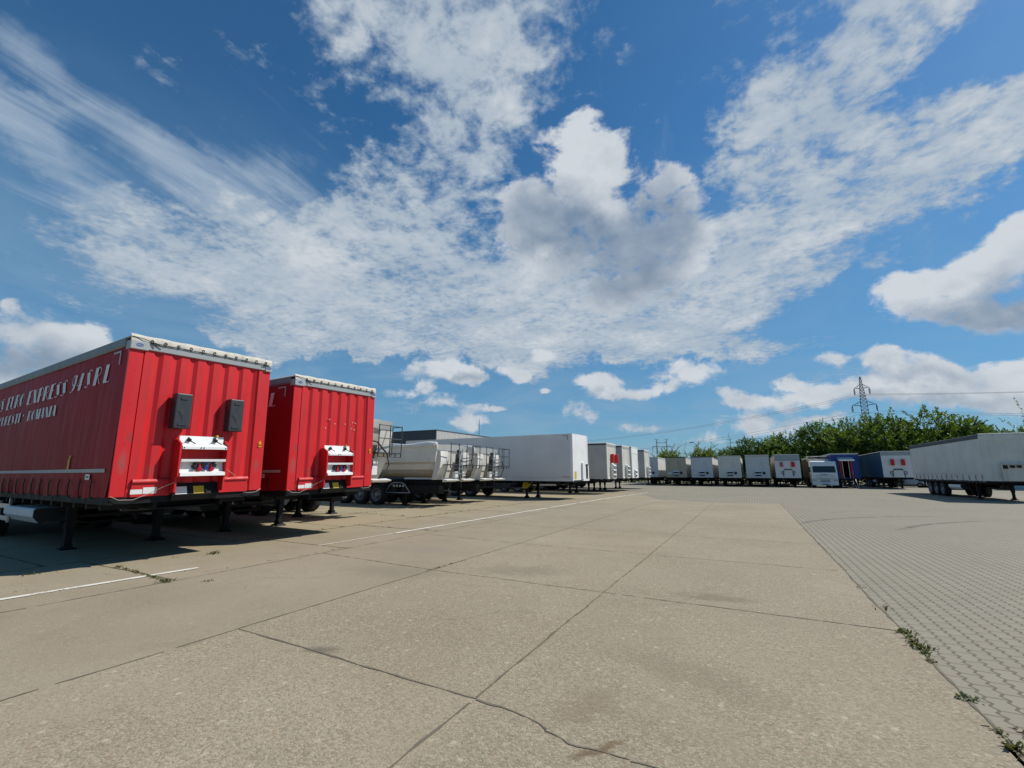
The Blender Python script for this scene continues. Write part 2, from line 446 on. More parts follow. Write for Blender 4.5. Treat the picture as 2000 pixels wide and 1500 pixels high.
M['leaf_dark'] = leaf('deep_green_leaves', (0.043, 0.086, 0.013))
M['leaf_bright'] = leaf('bright_green_leaves', (0.16, 0.20, 0.022))
M['grass'] = leaf('weed_green', (0.075, 0.095, 0.020))
M['dry_grass'] = leaf('dry_weed', (0.17, 0.14, 0.055))

# concrete slabs -----------------------------------------------------
XE = 1.21                       # slab edge against the pavers
def mat_concrete():
    m, t, b = mat_base('aggregate_concrete')
    P = t.n('ShaderNodeNewGeometry').outputs['Position']
    x, y, z = t.sep(P)
    ci = t.m('FLOOR', t.m('DIVIDE', t.m('SUBTRACT', x, XE), 3.04))
    ri = t.m('FLOOR', t.m('DIVIDE', t.m('SUBTRACT', y, 3.05), 3.22))
    wn = t.n('ShaderNodeTexWhiteNoise')
    t.put(wn.inputs['Vector'], t.xyz(ci, ri, 3.0))
    rough_slab = t.m('ADD', t.step(x, -4.9, -4.75, 0.40, 1.0), 0.0)       # the outer rows are worn smoother
    big = t.noise(P, 0.35, 6, 0.62)
    mid = t.noise(P, 1.7, 6, 0.65)
    fine = t.noise(P, 26, 6, 0.7)
    c = t.mix(t.lin(big, 0.32, 0.68), (0.262, 0.226, 0.180), (0.345, 0.312, 0.258))
    c = t.mix(t.lin(wn.outputs['Value'], 0, 1, 0.0, 0.38), c, (0.25, 0.235, 0.205))
    c = t.mix(t.m('MULTIPLY', t.step(mid, 0.52, 0.80), 0.45), c, (0.20, 0.175, 0.143))
    warm = t.step(x, -8.6, -11.5)
    c = t.mix(t.m('MULTIPLY', warm, 0.45), c, (0.36, 0.31, 0.215))
    # pebbles in the surface
    vo = t.n('ShaderNodeTexVoronoi', feature='F1')
    t.put(vo.inputs['Vector'], P)
    vo.inputs['Scale'].default_value = 78
    pc = t.sep(vo.outputs['Color'])
    worn = t.m('MULTIPLY', t.step(t.noise(P, 0.9, 4, 0.6), 0.30, 0.55, 0.45, 1.0), rough_slab)
    c = t.mix(t.m('MULTIPLY', t.step(pc[0], 0.72, 0.80), t.m('MULTIPLY', worn, 0.48)), c, (0.45, 0.41, 0.35))
    c = t.mix(t.m('MULTIPLY', t.step(pc[0], 0.30, 0.18), t.m('MULTIPLY', worn, 0.42)), c, (0.13, 0.112, 0.092))
    c = t.mix(t.m('MULTIPLY', t.m('MULTIPLY', t.step(pc[1], 0.90, 0.94), worn), 0.35), c, (0.34, 0.215, 0.155))
    c = t.mix(t.m('MULTIPLY', t.step(fine, 0.56, 0.75), 0.26), c, (0.16, 0.14, 0.115))
    c = t.mix(t.m('MULTIPLY', t.step(fine, 0.42, 0.26), 0.25), c, (0.44, 0.40, 0.34))
    v2 = t.n('ShaderNodeTexVoronoi', feature='F1')
    t.put(v2.inputs['Vector'], P)
    v2.inputs['Scale'].default_value = 15
    p2 = t.sep(v2.outputs['Color'])
    c = t.mix(t.m('MULTIPLY', t.m('MULTIPLY', t.step(p2[0], 0.93, 0.96), t.step(v2.outputs['Distance'], 0.42, 0.2)), t.m('MULTIPLY', rough_slab, 0.5)), c, (0.52, 0.48, 0.41))
    # stains: oil spot, rusty smear, darker wheel tracks
    def spot(px, py, rx, ry, an, colr, k, cc, nz=0.35):
        wv = t.n('ShaderNodeVectorMath', operation='MULTIPLY_ADD')
        t.put(wv.inputs[0], t.v('SUBTRACT', t.noise(P, 5.0, 5, 0.65, color=True), (0.5, 0.5, 0.5)))
        wv.inputs[1].default_value = (nz, nz, 0)
        t.put(wv.inputs[2], P)
        q = t.mapping(wv.outputs[0], 'TEXTURE', (px, py, 0), (0, 0, an), (rx, ry, 1e3))
        return t.mix(t.step(t.v('LENGTH', q), 1.15, 0.25, 0.0, k), cc, colr)
    c = spot(-3.62, 3.13, 0.19, 0.11, 0.3, (0.10, 0.093, 0.085), 0.65, c, 0.2)
    c = spot(-0.95, 2.87, 0.24, 0.05, 0.9, (0.13, 0.085, 0.05), 0.75, c, 0.22)
    c = spot(-1.15, 3.35, 0.45, 0.22, 1.2, (0.20, 0.165, 0.13), 0.5, c, 0.5)
    c = spot(-0.55, 6.75, 0.62, 0.22, 0.15, (0.17, 0.145, 0.115), 0.6, c, 0.5)
    c = spot(-3.5, 7.0, 1.0, 0.5, 0.4, (0.19, 0.17, 0.145), 0.5, c, 0.7)
    c = spot(-5.4, 5.9, 1.1, 0.5, 0.2, (0.22, 0.20, 0.175), 0.5, c, 0.7)
    c = spot(-0.6, 4.2, 0.9, 0.3, -0.3, (0.20, 0.175, 0.14), 0.4, c, 0.7)
    c = spot(-6.4, 7.8, 1.0, 0.7, 0.0, (0.25, 0.235, 0.22), 0.5, c, 0.6)
    c = t.mix(1.0, c, (0.975, 0.925, 0.785), 'MULTIPLY')
    t.put(b.inputs['Base Color'], c)
    b.inputs['Roughness'].default_value = 0.88
    b.inputs['Specular IOR Level'].default_value = 0.25
    h = t.m('ADD', t.m('MULTIPLY', t.m('SUBTRACT', 1.0, vo.outputs['Distance']), t.m('MULTIPLY', worn, 0.8)), t.m('ADD', fine, t.m('MULTIPLY', mid, 1.5)))
    bp = t.n('ShaderNodeBump')
    bp.inputs['Strength'].default_value = 0.42
    bp.inputs['Distance'].default_value = 0.009
    t.put(bp.inputs['Height'], h)
    t.put(b.inputs['Normal'], bp.outputs[0])
    return m
M['concrete'] = mat_concrete()

def mat_pavers():
    m, t, b = mat_base('zigzag_pavers')
    P = t.n('ShaderNodeNewGeometry').outputs['Position']
    x, y, z = t.sep(P)
    jit = t.sep(t.v('SUBTRACT', t.noise(P, 3.0, 3, color=True), (0.5, 0.5, 0.5)))
    x = t.m('ADD', x, t.m('MULTIPLY', jit[0], 0.018))
    y = t.m('ADD', y, t.m('MULTIPLY', jit[1], 0.018))
    BW, BL = 0.135, 0.225
    tri = t.m('PINGPONG', t.m('DIVIDE', y, BL / 2), 0.5)                     # one tooth on each half stone
    zig = t.lin(tri, 0.04, 0.46, -0.105, 0.105)
    u = t.m('ADD', t.m('DIVIDE', t.m('SUBTRACT', x, XE), BW), zig)
    cu = t.m('FLOOR', u)
    par = t.m('MULTIPLY', t.m('MODULO', t.m('ABSOLUTE', cu), 2.0), 0.5)
    vv = t.m('ADD', t.m('DIVIDE', y, BL), par)
    cv = t.m('FLOOR', vv)
    du = t.m('MULTIPLY', t.m('SUBTRACT', 0.5, t.m('ABSOLUTE', t.m('SUBTRACT', t.m('FRACT', u), 0.5))), BW)
    dv = t.m('MULTIPLY', t.m('SUBTRACT', 0.5, t.m('ABSOLUTE', t.m('SUBTRACT', t.m('FRACT', vv), 0.5))), BL)
    wid = t.m('ADD', 0.0105, t.m('MULTIPLY', t.m('SUBTRACT', t.noise(P, 9, 4), 0.5), 0.008))
    ju = t.m('SUBTRACT', 1.0, t.step(t.m('SUBTRACT', du, wid), -0.003, 0.004))
    jv = t.m('MULTIPLY', t.m('SUBTRACT', 1.0, t.step(t.m('SUBTRACT', dv, wid), -0.004, 0.002)), 0.75)
    j = t.m('MAXIMUM', ju, jv)
    wn = t.n('ShaderNodeTexWhiteNoise')
    t.put(wn.inputs['Vector'], t.xyz(cu, cv, 1.0))
    big = t.noise(P, 0.22, 6, 0.6)
    mid = t.noise(P, 1.6, 6, 0.65)
    c = t.mix(t.lin(big, 0.3, 0.7), (0.275, 0.262, 0.232), (0.325, 0.312, 0.278))
    c = t.mix(t.m('MULTIPLY', wn.outputs['Value'], 0.30), c, (0.235, 0.225, 0.20))
    c = t.mix(t.m('MULTIPLY', t.step(mid, 0.52, 0.80), 0.35), c, (0.20, 0.185, 0.155))
    c = t.mix(t.m('MULTIPLY', t.step(t.noise(P, 60, 4, 0.7), 0.5, 0.75), 0.30), c, (0.16, 0.15, 0.13))
    jc = t.mix(t.step(t.noise(P, 0.6, 4), 0.5, 0.75), (0.125, 0.112, 0.090), (0.17, 0.15, 0.105))
    c = t.mix(t.m('MULTIPLY', j, 0.88), c, jc)
    # rubber marks of turning lorries
    def arc(cx, cy, r, w, a0, a1, k, cc):
        q = t.v('SUBTRACT', t.xyz(x, y, 0.0), (cx, cy, 0))
        d = t.m('ABSOLUTE', t.m('SUBTRACT', t.v('LENGTH', q), r))
        qx, qy, qz = t.sep(q)
        an = t.m('ARCTAN2', qy, qx)
        win = t.m('MULTIPLY', t.step(an, a0, a0 + 0.12), t.step(an, a1, a1 - 0.12))
        return t.mix(t.m('MULTIPLY', t.step(d, w, w * 0.3, 0.0, k), t.m('MULTIPLY', win, t.step(t.noise(P, 4, 4), 0.3, 0.6))), cc, (0.08, 0.078, 0.075))
    c = arc(10.2, 14.53, 9.49, 0.15, 1.95, 2.85, 0.7, c)
    c = arc(15.59, 12.03, 13.01, 0.17, 2.25, 2.78, 0.7, c)
    c = arc(8.77, 19.69, 6.88, 0.15, 1.7, 2.7, 0.35, c)
    c = t.mix(1.0, c, (0.88, 0.835, 0.72), 'MULTIPLY')
    t.put(b.inputs['Base Color'], c)
    b.inputs['Roughness'].default_value = 0.85
    b.inputs['Specular IOR Level'].default_value = 0.25
    bp = t.n('ShaderNodeBump')
    bp.inputs['Strength'].default_value = 0.3
    bp.inputs['Distance'].default_value = 0.006
    t.put(bp.inputs['Height'], t.m('ADD', t.m('MULTIPLY', j, -1.0), t.m('MULTIPLY', t.noise(P, 40, 3), 0.25)))
    t.put(b.inputs['Normal'], bp.outputs[0])
    return m
M['pavers'] = mat_pavers()
def mat_plain(name, a, bcol, scale, rough=0.9, holes=False):
    m, t, b = mat_base(name)
    P = t.n('ShaderNodeNewGeometry').outputs['Position']
    n = t.noise(P, scale, 6, 0.65)
    t.put(b.inputs['Base Color'], t.mix(t.lin(n, 0.3, 0.7), a, bcol))
    b.inputs['Roughness'].default_value = rough
    b.inputs['Specular IOR Level'].default_value = 0.2
    if holes:                                    # worn paint: the concrete shows through
        w = t.step(t.m('ADD', t.noise(P, 22, 5, 0.7), t.m('MULTIPLY', t.noise(P, 2.2, 3), 0.6)), 0.62, 0.70, 1.0, 1.0)
        w2 = t.m('ADD', t.m('MULTIPLY', t.noise(P, 30, 4, 0.7), 0.6), t.m('MULTIPLY', t.noise(P, 1.3, 3), 0.6))
        t.put(b.inputs['Alpha'], t.step(w2, 0.72, 0.64))
    return m
M['field'] = mat_plain('dry_field', (0.10, 0.11, 0.045), (0.17, 0.15, 0.08), 0.05)
M['line'] = mat_plain('worn_white_line', (0.60, 0.57, 0.49), (0.72, 0.70, 0.63), 3.0, 0.8, True)
M['joint'] = mat_plain('joint_dirt', (0.115, 0.100, 0.075), (0.195, 0.17, 0.125), 6.0)
M['joint_far'] = mat_plain('joint_moss', (0.085, 0.075, 0.035), (0.14, 0.115, 0.055), 3.0)

# ------------------------------------------------------------------ helpers
class MB:
    """collects shapes in one bmesh that becomes ONE mesh"""
    def __init__(s):
        s.bm = bmesh.new()
    def face(s, vs, mi=0):
        try:
            f = s.bm.faces.new(vs)
            f.material_index = mi
            return f
        except ValueError:
            return None
    def hexa(s, p, mi=0, bev=0.0):
        v = [s.bm.verts.new(q) for q in p]
        fs = [(0, 3, 2, 1), (4, 5, 6, 7), (0, 1, 5, 4), (1, 2, 6, 5), (2, 3, 7, 6), (3, 0, 4, 7)]
        ff = [s.face([v[i] for i in f], mi) for f in fs]
        if bev:
            ed = list({e for f in ff for e in f.edges})
            r = bmesh.ops.bevel(s.bm, geom=ed, offset=bev, segments=2, affect='EDGES', profile=0.6)
            for f in r['faces']:
                f.material_index = mi
        return s
    def box(s, x0, x1, y0, y1, z0, z1, mi=0, bev=0.0):
        return s.hexa([(x0, y0, z0), (x1, y0, z0), (x1, y1, z0), (x0, y1, z0), (x0, y0, z1), (x1, y0, z1), (x1, y1, z1), (x0, y1, z1)], mi, bev)
    def cyl(s, a, b, r0, r1=None, n=12, mi=0, caps=True):
        r1 = r0 if r1 is None else r1
        a, b = Vector(a), Vector(b)
        d = (b - a).normalized()
        u = d.orthogonal().normalized()
        w = d.cross(u)
        A = [s.bm.verts.new(a + (u * math.cos(2 * PI * i / n) + w * math.sin(2 * PI * i / n)) * r0) for i in range(n)]
        B = [s.bm.verts.new(b + (u * math.cos(2 * PI * i / n) + w * math.sin(2 * PI * i / n)) * r1) for i in range(n)]
        for i in range(n):
            f = s.face([A[i], A[(i + 1) % n], B[(i + 1) % n], B[i]], mi)
            if f and n > 6:
                f.smooth = True
        if caps:
            s.face(A[::-1], mi)
            s.face(B, mi)
        return s
    def tube(s, pts, r, n=6, mi=0):
        pts = [Vector(p) for p in pts]
        rings = []
        for i, p in enumerate(pts):
            d = (pts[min(i + 1, len(pts) - 1)] - pts[max(i - 1, 0)]).normalized()
            ref = Vector((0, 0, 1)) if abs(d.z) < 0.95 else Vector((1, 0, 0))
            u = d.cross(ref).normalized()
            w = d.cross(u)
            rr = r[i] if isinstance(r, (list, tuple)) else r
            rings.append([s.bm.verts.new(p + (u * math.cos(2 * PI * k / n) + w * math.sin(2 * PI * k / n)) * rr) for k in range(n)])
        for a, b in zip(rings, rings[1:]):
            for k in range(n):
                f = s.face([a[k], a[(k + 1) % n], b[(k + 1) % n], b[k]], mi)
                if f:
                    f.smooth = True
        s.face(rings[0][::-1], mi)
        s.face(rings[-1], mi)
        return s
    def prism(s, prof, axis, a0, a1, mi=0, caps=True):
        """closed outline (list of 2-D points) pushed along an axis"""
        def P(p, a):
            return {'x': (a, p[0], p[1]), 'y': (p[0], a, p[1]), 'z': (p[0], p[1], a)}[axis]
        A = [s.bm.verts.new(P(p, a0)) for p in prof]
        B = [s.bm.verts.new(P(p, a1)) for p in prof]
        n = len(prof)
        for i in range(n):
            s.face([A[i], A[(i + 1) % n], B[(i + 1) % n], B[i]], mi)
        if caps:
            s.face(A[::-1], mi)
            s.face(B, mi)
        return s
    def strip(s, prof, axis, a0, a1, t, mi=0, seg=1):
        """open profile given as a thin folded sheet of thickness t"""
        off = []
        n = len(prof)
        for i in range(n):
            p0, p1 = prof[max(i - 1, 0)], prof[min(i + 1, n - 1)]
            dx, dy = p1[0] - p0[0], p1[1] - p0[1]
            l = math.hypot(dx, dy) or 1
            off.append((prof[i][0] - dy / l * t, prof[i][1] + dx / l * t))
        return s.prism(list(prof) + off[::-1], axis, a0, a1, mi)
    def grid(s, fn, nu, nv, mi=0, smooth=True):
        g = [[s.bm.verts.new(fn(i / nu, j / nv)) for j in range(nv + 1)] for i in range(nu + 1)]
        for i in range(nu):
            for j in range(nv):
                f = s.face([g[i][j], g[i + 1][j], g[i + 1][j + 1], g[i][j + 1]], mi)
                if f:
                    f.smooth = smooth
        return s
    def lathe(s, prof, cy=0.0, n=24, mi=0, c=(0, 0)):
        """profile of (y, radius) turned about the y axis"""
        rings = []
        for y, r in prof:
            rings.append([s.bm.verts.new((c[0] + math.cos(2 * PI * k / n) * r, cy + y, c[1] + math.sin(2 * PI * k / n) * r)) for k in range(n)])
        for a, b in zip(rings, rings[1:]):
            for k in range(n):
                f = s.face([a[k], b[k], b[(k + 1) % n], a[(k + 1) % n]], mi)
                if f:
                    f.smooth = True
        return s
    def mesh(s, name, mats):
        bmesh.ops.recalc_face_normals(s.bm, faces=s.bm.faces)
        me = bpy.data.meshes.new(name)
        s.bm.to_mesh(me)
        s.bm.free()
        for m in (mats if isinstance(mats, (list, tuple)) else [mats]):
            me.materials.append(M[m] if isinstance(m, str) else m)
        return me

def link(name, data, parent=None):
    o = bpy.data.objects.new(name, data)
    col.objects.link(o)
    if parent is not None:
        o.parent = parent
    return o
def part(name, mb, mats, parent, loc=None, label=None):
    o = link(name, mb.mesh(name, mats) if isinstance(mb, MB) else mb, parent)
    if loc is not None:
        o.location = loc
    if label:
        o['label'] = label
    return o
def tag(o, label, cat, group=None):
    o['label'] = label
    o['category'] = cat
    if group:
        o['group'] = group
    return o
def thing(name, label, cat, loc, rz=0.0, group=None, rx=0.0, ry=0.0):
    o = link(name, None)
    o.empty_display_size = 0.3
    o.location = loc
    o.rotation_euler = (rx, ry, rz)
    return tag(o, label, cat, group)
def structure(name, mb, mats):
    o = link(name, mb.mesh(name, mats))
    o['kind'] = 'structure'
    return o
def copy_tree(o, parent=None):
    c = o.copy()
    col.objects.link(c)
    if parent is not None:
        c.parent = parent
    for ch in list(o.children):
        copy_tree(ch, c)
    return c
CACHE = {}
def shared(key, fn):
    if key not in CACHE:
        CACHE[key] = fn()
    return CACHE[key]

# ------------------------------------------------------------------ ground
g = MB()
g.grid(lambda u, v: (-3000 + 6000 * u, -3000 + 6000 * v, -0.03), 8, 8)
structure('field', g, 'field')
g = MB()
g.grid(lambda u, v: (-90 + 180 * u, -40 + 135 * v, 0.0), 60, 60)
structure('paved_yard', g, 'pavers')
g = MB()
rs = random.Random(3)
ex = []
yy = -12.0
while yy < 28.2:                                   # the slab ends are not quite flush with each other
    nxt = min(28.3, yy + 3.22)
    o = rs.uniform(-0.03, 0.03)
    ex += [(XE + o, yy), (XE + o + rs.uniform(-0.015, 0.015), nxt)]
    yy = nxt
pts = [(-70, -12)] + ex + [(-2.0, 27.6), (-5.2, 28.9), (-9, 39), (-70, 39)]
v = [g.bm.verts.new((x, y, 0.004)) for x, y in pts]
g.face(v)
bmesh.ops.triangulate(g.bm, faces=g.bm.faces[:])
structure('concrete_apron', g, 'concrete')

def ragged(mb, a, b, w, z, seed, step=0.09, wob=0.005, wvar=0.62, mi=0, gaps=0.0):
    """an uneven ribbon lying on the ground from a to b"""
    r = random.Random(seed)
    a, b = Vector((*a, 0)), Vector((*b, 0))
    L = (b - a).length
    d = (b - a) / L
    nrm = Vector((-d.y, d.x, 0))
    n = max(2, int(L / step))
    off = 0.0
    prev = None
    for i in range(n + 1):
        off = 0.8 * off + r.uniform(-wob, wob)
        ww = w * (1 + r.uniform(-wvar, wvar)) / 2
        p = a + d * (L * i / n) + nrm * off
        q = [p - nrm * ww, p + nrm * ww]
        cur = [mb.bm.verts.new((t.x, t.y, z)) for t in q]
        if prev and r.random() >= gaps:
            mb.face([prev[0], cur[0], cur[1], prev[1]], mi)
        prev = cur
j = MB()
for k, (x, w) in enumerate(((-1.89, 0.019), (-4.83, 0.016), (-7.75, 0.015), (-10.8, 0.03), (-13.9, 0.035), (-17.0, 0.035))):
    ragged(j, (x, -2), (x - 0.12, 27.6 if x > -5.5 else 38), w, 0.008, k, mi=1 if x < -9 else 0, gaps=0.02)
ragged(j, (XE + 0.012, -2), (XE + 0.012, 28.3), 0.022, 0.008, 40, wvar=0.7, wob=0.008)
rows = [-0.25, 3.06, 6.32, 9.55, 12.75, 15.95, 19.2, 22.4, 25.6]
for k, y in enumerate(rows):
    if k == 1:
        ragged(j, (-4.83, 3.09), (-1.89, 3.03), 0.016, 0.0075, 50)
        # the cracked joint in front of the camera swings about before it runs straight
        cr = [(-1.89, 3.03), (-1.70, 3.02), (-1.48, 2.98), (-1.30, 2.90), (-1.12, 2.84), (-0.75, 2.85), (-0.3, 2.86), (0.3, 2.90), (1.2, 2.93)]
        for q, (a, b) in enumerate(zip(cr, cr[1:])):
            ragged(j, a, b, 0.011 if q > 1 else 0.016, 0.0075, 60 + q, step=0.06, wob=0.012, wvar=0.7)
    else:
        ragged(j, (-4.83, y), (XE, y - 0.03), 0.013, 0.0075, 70 + k, gaps=0.05)
    if k != 1:
        ragged(j, (-7.75, y + 0.2), (-4.83, y), 0.016, 0.0075, 90 + k, gaps=0.12)
    ragged(j, (-10.8, y + 0.78), (-7.75, y + 0.85), 0.026, 0.0075, 110 + k, mi=1)
    ragged(j, (-20, y + 0.3), (-10.8, y + 0.3), 0.03, 0.0075, 130 + k, mi=1)
for q, line in enumerate(([(-3.4, 4.2), (-3.0, 4.45), (-2.75, 4.9), (-2.3, 5.1)], [(-6.9, 4.6), (-6.2, 4.9), (-5.7, 5.6)])):
    for a, b in zip(line, line[1:]):
        ragged(j, a, b, 0.004, 0.0075, 300 + q, step=0.05, wob=0.012, wvar=0.8, gaps=0.08)
structure('slab_joints', j, ['joint', 'joint_far'])

ln = MB()
for k, (a, b, w) in enumerate((((-8.75, -1.5), (-8.42, 4.55), 0.11), ((-8.60, 7.1), (-8.56, 9.4), 0.05), ((-8.56, 9.5), (-8.35, 27.9), 0.12), ((-8.3, 27.9), (-7.75, 38.4), 0.14))):
    ragged(ln, a, b, w, 0.012, 200 + k, step=0.10, wob=0.002, wvar=0.10)
structure('parking_line', ln, 'line')

# weeds growing in the joints
wd = MB()
rw = random.Random(11)
def tuft(x, y, h, n, mi=0, spread=0.06):
    for _ in range(n):
        a = rw.uniform(0, 2 * PI)
        hh = h * rw.uniform(0.4, 1)
        bx, by = x + rw.gauss(0, spread), y + rw.gauss(0, spread)
        tip = Vector((bx + math.cos(a) * hh * rw.uniform(.3, 1.1), by + math.sin(a) * hh * rw.uniform(.3, 1.1), hh * rw.uniform(.35, .9)))
        w = Vector((-math.sin(a), math.cos(a), 0)) * rw.uniform(0.004, 0.010)
        mid = Vector((bx, by, 0)).lerp(tip, 0.55) + Vector((0, 0, hh * 0.18))
        v = [wd.bm.verts.new(q) for q in (Vector((bx, by, 0.006)) - w, Vector((bx, by, 0.006)) + w, mid + w, mid - w)]
        wd.face(v, mi)
        t = wd.bm.verts.new(tip)
        wd.face([v[3], v[2], t], mi)
def weeds(a, b, n, h, mi=0, k=7, spread=0.02):
    for _ in range(n):
        t = rw.random()
        tuft(a[0] + (b[0] - a[0]) * t, a[1] + (b[1] - a[1]) * t, h * rw.uniform(.5, 1.1), k, mi if rw.random() < .7 else 1 - mi, spread)
weeds((-9.75, 3.95), (-7.85, 3.80), 46, 0.055)
tuft(-7.78, 3.80, 0.06, 50, 0, 0.05); tuft(-7.3, 4.1, 0.04, 22, 0, 0.04); tuft(-9.6, 5.45, 0.09, 50, 0, 0.06)
tuft(-10.2, 3.0, 0.10, 16); tuft(-10.6, 2.4, 0.08, 12)
weeds((XE + .02, 6.3), (XE + .02, 5.4), 22, 0.07, 0)
tuft(XE + .03, 6.25, 0.06, 60, 0, 0.04); tuft(XE + .05, 5.80, 0.055, 60, 0, 0.045); tuft(XE + .04, 7.2, 0.05, 16, 1); tuft(XE + .03, 8.3, 0.05, 12, 1)
tuft(XE + .02, 4.72, 0.06, 26, 0, 0.03); tuft(XE + .02, 4.05, 0.07, 34, 0, 0.035); tuft(XE + .06, 3.9, 0.07, 26, 1, 0.04); tuft(XE + .16, 4.05, 0.06, 30, 1, 0.04); tuft(XE + .2, 4.3, 0.05, 18, 1, 0.03)
weeds((XE + .02, 4.4), (XE + .02, 3.4), 14, 0.05, 1)
weeds((-4.9, 6.2), (-4.85, 7.2), 16, 0.035, 1, 5)
weeds((-8.0, 4.2), (-7.85, 8.5), 14, 0.03, 1, 5)
weeds((-10.85, 7.0), (-10.9, 24), 60, 0.06, 0, 6)
weeds((-13.9, 9.0), (-14, 26), 70, 0.07, 0, 6)
weeds((-16, 13.3), (-10.8, 13.4), 26, 0.06, 0, 6)
weeds((-10.8, 10.3), (-7.9, 10.4), 22, 0.05, 1, 6)
weeds((XE + .02, 8), (XE + .02, 20), 30, 0.03, 1, 4)
for _ in range(40):
    tuft(rw.uniform(-11, -5.5), rw.uniform(2.5, 24), 0.03, 5, 1)
o = link('weed_grass', wd.mesh('weed_grass', ['grass', 'dry_grass']))
tag(o, 'small green and dry weeds growing in the joints between slabs', 'weeds')
o['kind'] = 'stuff'

# ------------------------------------------------------------------ semi trailers
HW = 1.275
def mesh_tyre():
    t = MB()
    t.lathe([(-.185, .30), (-.19, .43), (-.165, .49), (-.12, .508), (.12, .508), (.165, .49), (.19, .43), (.185, .30)], n=32)
    for k in range(40):                                       # shoulder blocks of the tread
        a = 2 * PI * k / 40
        for yy in (-.14, .14):
            c, s = math.cos(a), math.sin(a)
            t.cyl((c * .496, yy, s * .496), (c * .514, yy, s * .514), .020, .016, n=4)
    return t.mesh('tyre', 'rubber')
def mesh_rim(out):
    t = MB()
    o = out
    t.lathe([(o * .186, .315), (o * .192, .292), (o * .13, .275), (o * .05, .262), (o * .02, .17), (o * .05, .155), (o * .06, .13), (o * .16, .12), (o * .17, .07), (o * .17, .0)], n=30)
    for k in range(10):
        a = 2 * PI * k / 10
        t.cyl((math.cos(a) * .17, o * .02, math.sin(a) * .17), (math.cos(a) * .17, o * .075, math.sin(a) * .17), .017, n=6)
        a += PI / 10
        t.cyl((math.cos(a) * .222, o * .034, math.sin(a) * .222), (math.cos(a) * .222, o * .043, math.sin(a) * .222), .028, n=8, mi=1)
    return t.mesh('rim', ['rim', 'black'])
def wheel(parent, x, side, z=.508, y=1.06):
    w = part('wheel', shared('tyre', mesh_tyre), None, parent, (x, side * y, z))
    part('rim', shared('rim%d' % side, lambda: mesh_rim(side)), None, w)
    return w
def mesh_leg(H):
    t = MB()
    t.box(-.085, .085, -.08, .08, .46, H, bev=.008)
    t.box(-.062, .062, -.06, .06, .10, .48)
    t.box(-.075, .09, -.085, .085, H - .18, H - .02)
    t.cyl((.0, -.10, .62), (.0, .10, .62), .028, n=8)
    return t.mesh('landing_leg', 'chassis')
def mesh_foot():
    t = MB()
    t.hexa([(-.19, -.15, .006), (.19, -.15, .006), (.19, .15, .006), (-.19, .15, .006), (-.14, -.12, .06), (.14, -.12, .06), (.14, .12, .06), (-.14, .12, .06)])
    t.cyl((-.13, 0, .095), (.13, 0, .095), .07, n=10)
    t.box(-.06, .06, -.055, .055, .05, .13)
    return t.mesh('foot', 'chassis')
def legs(root, x, H, y=.78, tilt=0.0):
    for s in (-1, 1):
        l = part('landing_leg', shared('leg%.2f' % H, lambda: mesh_leg(H)), None, root, (x, s * y, 0))
        part('foot', shared('foot', mesh_foot), None, l)
    b = MB()
    b.box(x - .03, x + .03, -y + .061, y - .061, .66, .72)
    b.cyl((x, -y - .11, .80), (x, -y - .20, .80), .02, n=6)
    b.tube([(x - .04, -.7, .80), (x - .9, -.45, H - .10)], .025)
    b.tube([(x - .04, .7, .80), (x - .9, .45, H - .10)], .025)
    part('leg_brace', b, 'chassis', root)
def mesh_chassis(L, zb, neck=3.4):
    t = MB()
    zt = zb - .13
    for s in (-1, 1):
        y0, y1 = (s * .62, s * .50)
        y0, y1 = min(y0, y1), max(y0, y1)
        t.prism([(-.12, zt - .12), (-neck, zt - .14), (-neck - .6, zt - .34), (-L + .25, zt - .34), (-L + .25, zt - .003), (-.12, zt - .003)], 'y', y0 + .03, y1 - .03)
        t.box(-L + .25, -neck - .6, y0, y1, zt - .36, zt - .341)
    x = -.5
    while x > -L + .4:
        t.box(x - .04, x + .04, -HW + .06, HW - .06, zt - .10, zt - .002)
        x -= .62
    t.box(-2.2, -.2, -.49, .49, zt - .13, zt - .105)
    t.cyl((-1.65, 0, zt - .13), (-1.65, 0, zt - .27), .045, n=10)          # kingpin
    t.box(-L + .05, -L + .15, -HW + .1, HW - .1, .45, .60)                  # rear underrun bar
    for s in (-1, 1):
        t.box(-L + .15, -L + .25, s * .7 - .05, s * .7 + .05, .5, zt)
    return t.mesh('chassis', 'chassis')
def axles(root, xs, z=.508, fender=True):
    a = MB()
    for x in xs:
        a.cyl((x, -1.0, z), (x, 1.0, z), .065, n=10)
        for s in (-1, 1):
            a.box(x - .45, x + .10, s * .56 - .04, s * .56 + .04, z - .02, z + .12)
            a.cyl((x - .35, s * .56, z + .12), (x - .35, s * .56, z + .30), .12, n=12)
    part('axle_group', a, 'chassis', root)
    for x in xs:
        for s in (-1, 1):
            wheel(root, x, s, z)
    if fender:
        for s in (-1, 1):
            f = MB()
            for x in xs:
                pr = [(x + math.cos(R(t)) * .60, z + math.sin(R(t)) * .575) for t in range(150, 25, -12)]
                f.strip(pr, 'y', s * 1.06 - .2, s * 1.06 + .2, .012)
            part('mudguard', f, 'black', root)
def mesh_coupling():
    """folded white brackets between two red cheeks, with the air and power sockets"""
    t = MB()
    t.strip([(.07, 2.27), (.10, 2.13), (.235, 2.075), (.25, 2.065), (.25, 2.02)], 'y', -.385, .385, .012, 0)
    for y in (-.36, -.08, -.03, .36):
        t.cyl((.262, y, 2.045), (.268, y, 2.045), .012, n=8, mi=1)
    t.strip([(.25, 1.835), (.25, 1.80), (.20, 1.79), (.13, 1.78), (.165, 1.605), (.265, 1.575), (.268, 1.525)], 'y', -.385, .385, .012, 0)
    return t
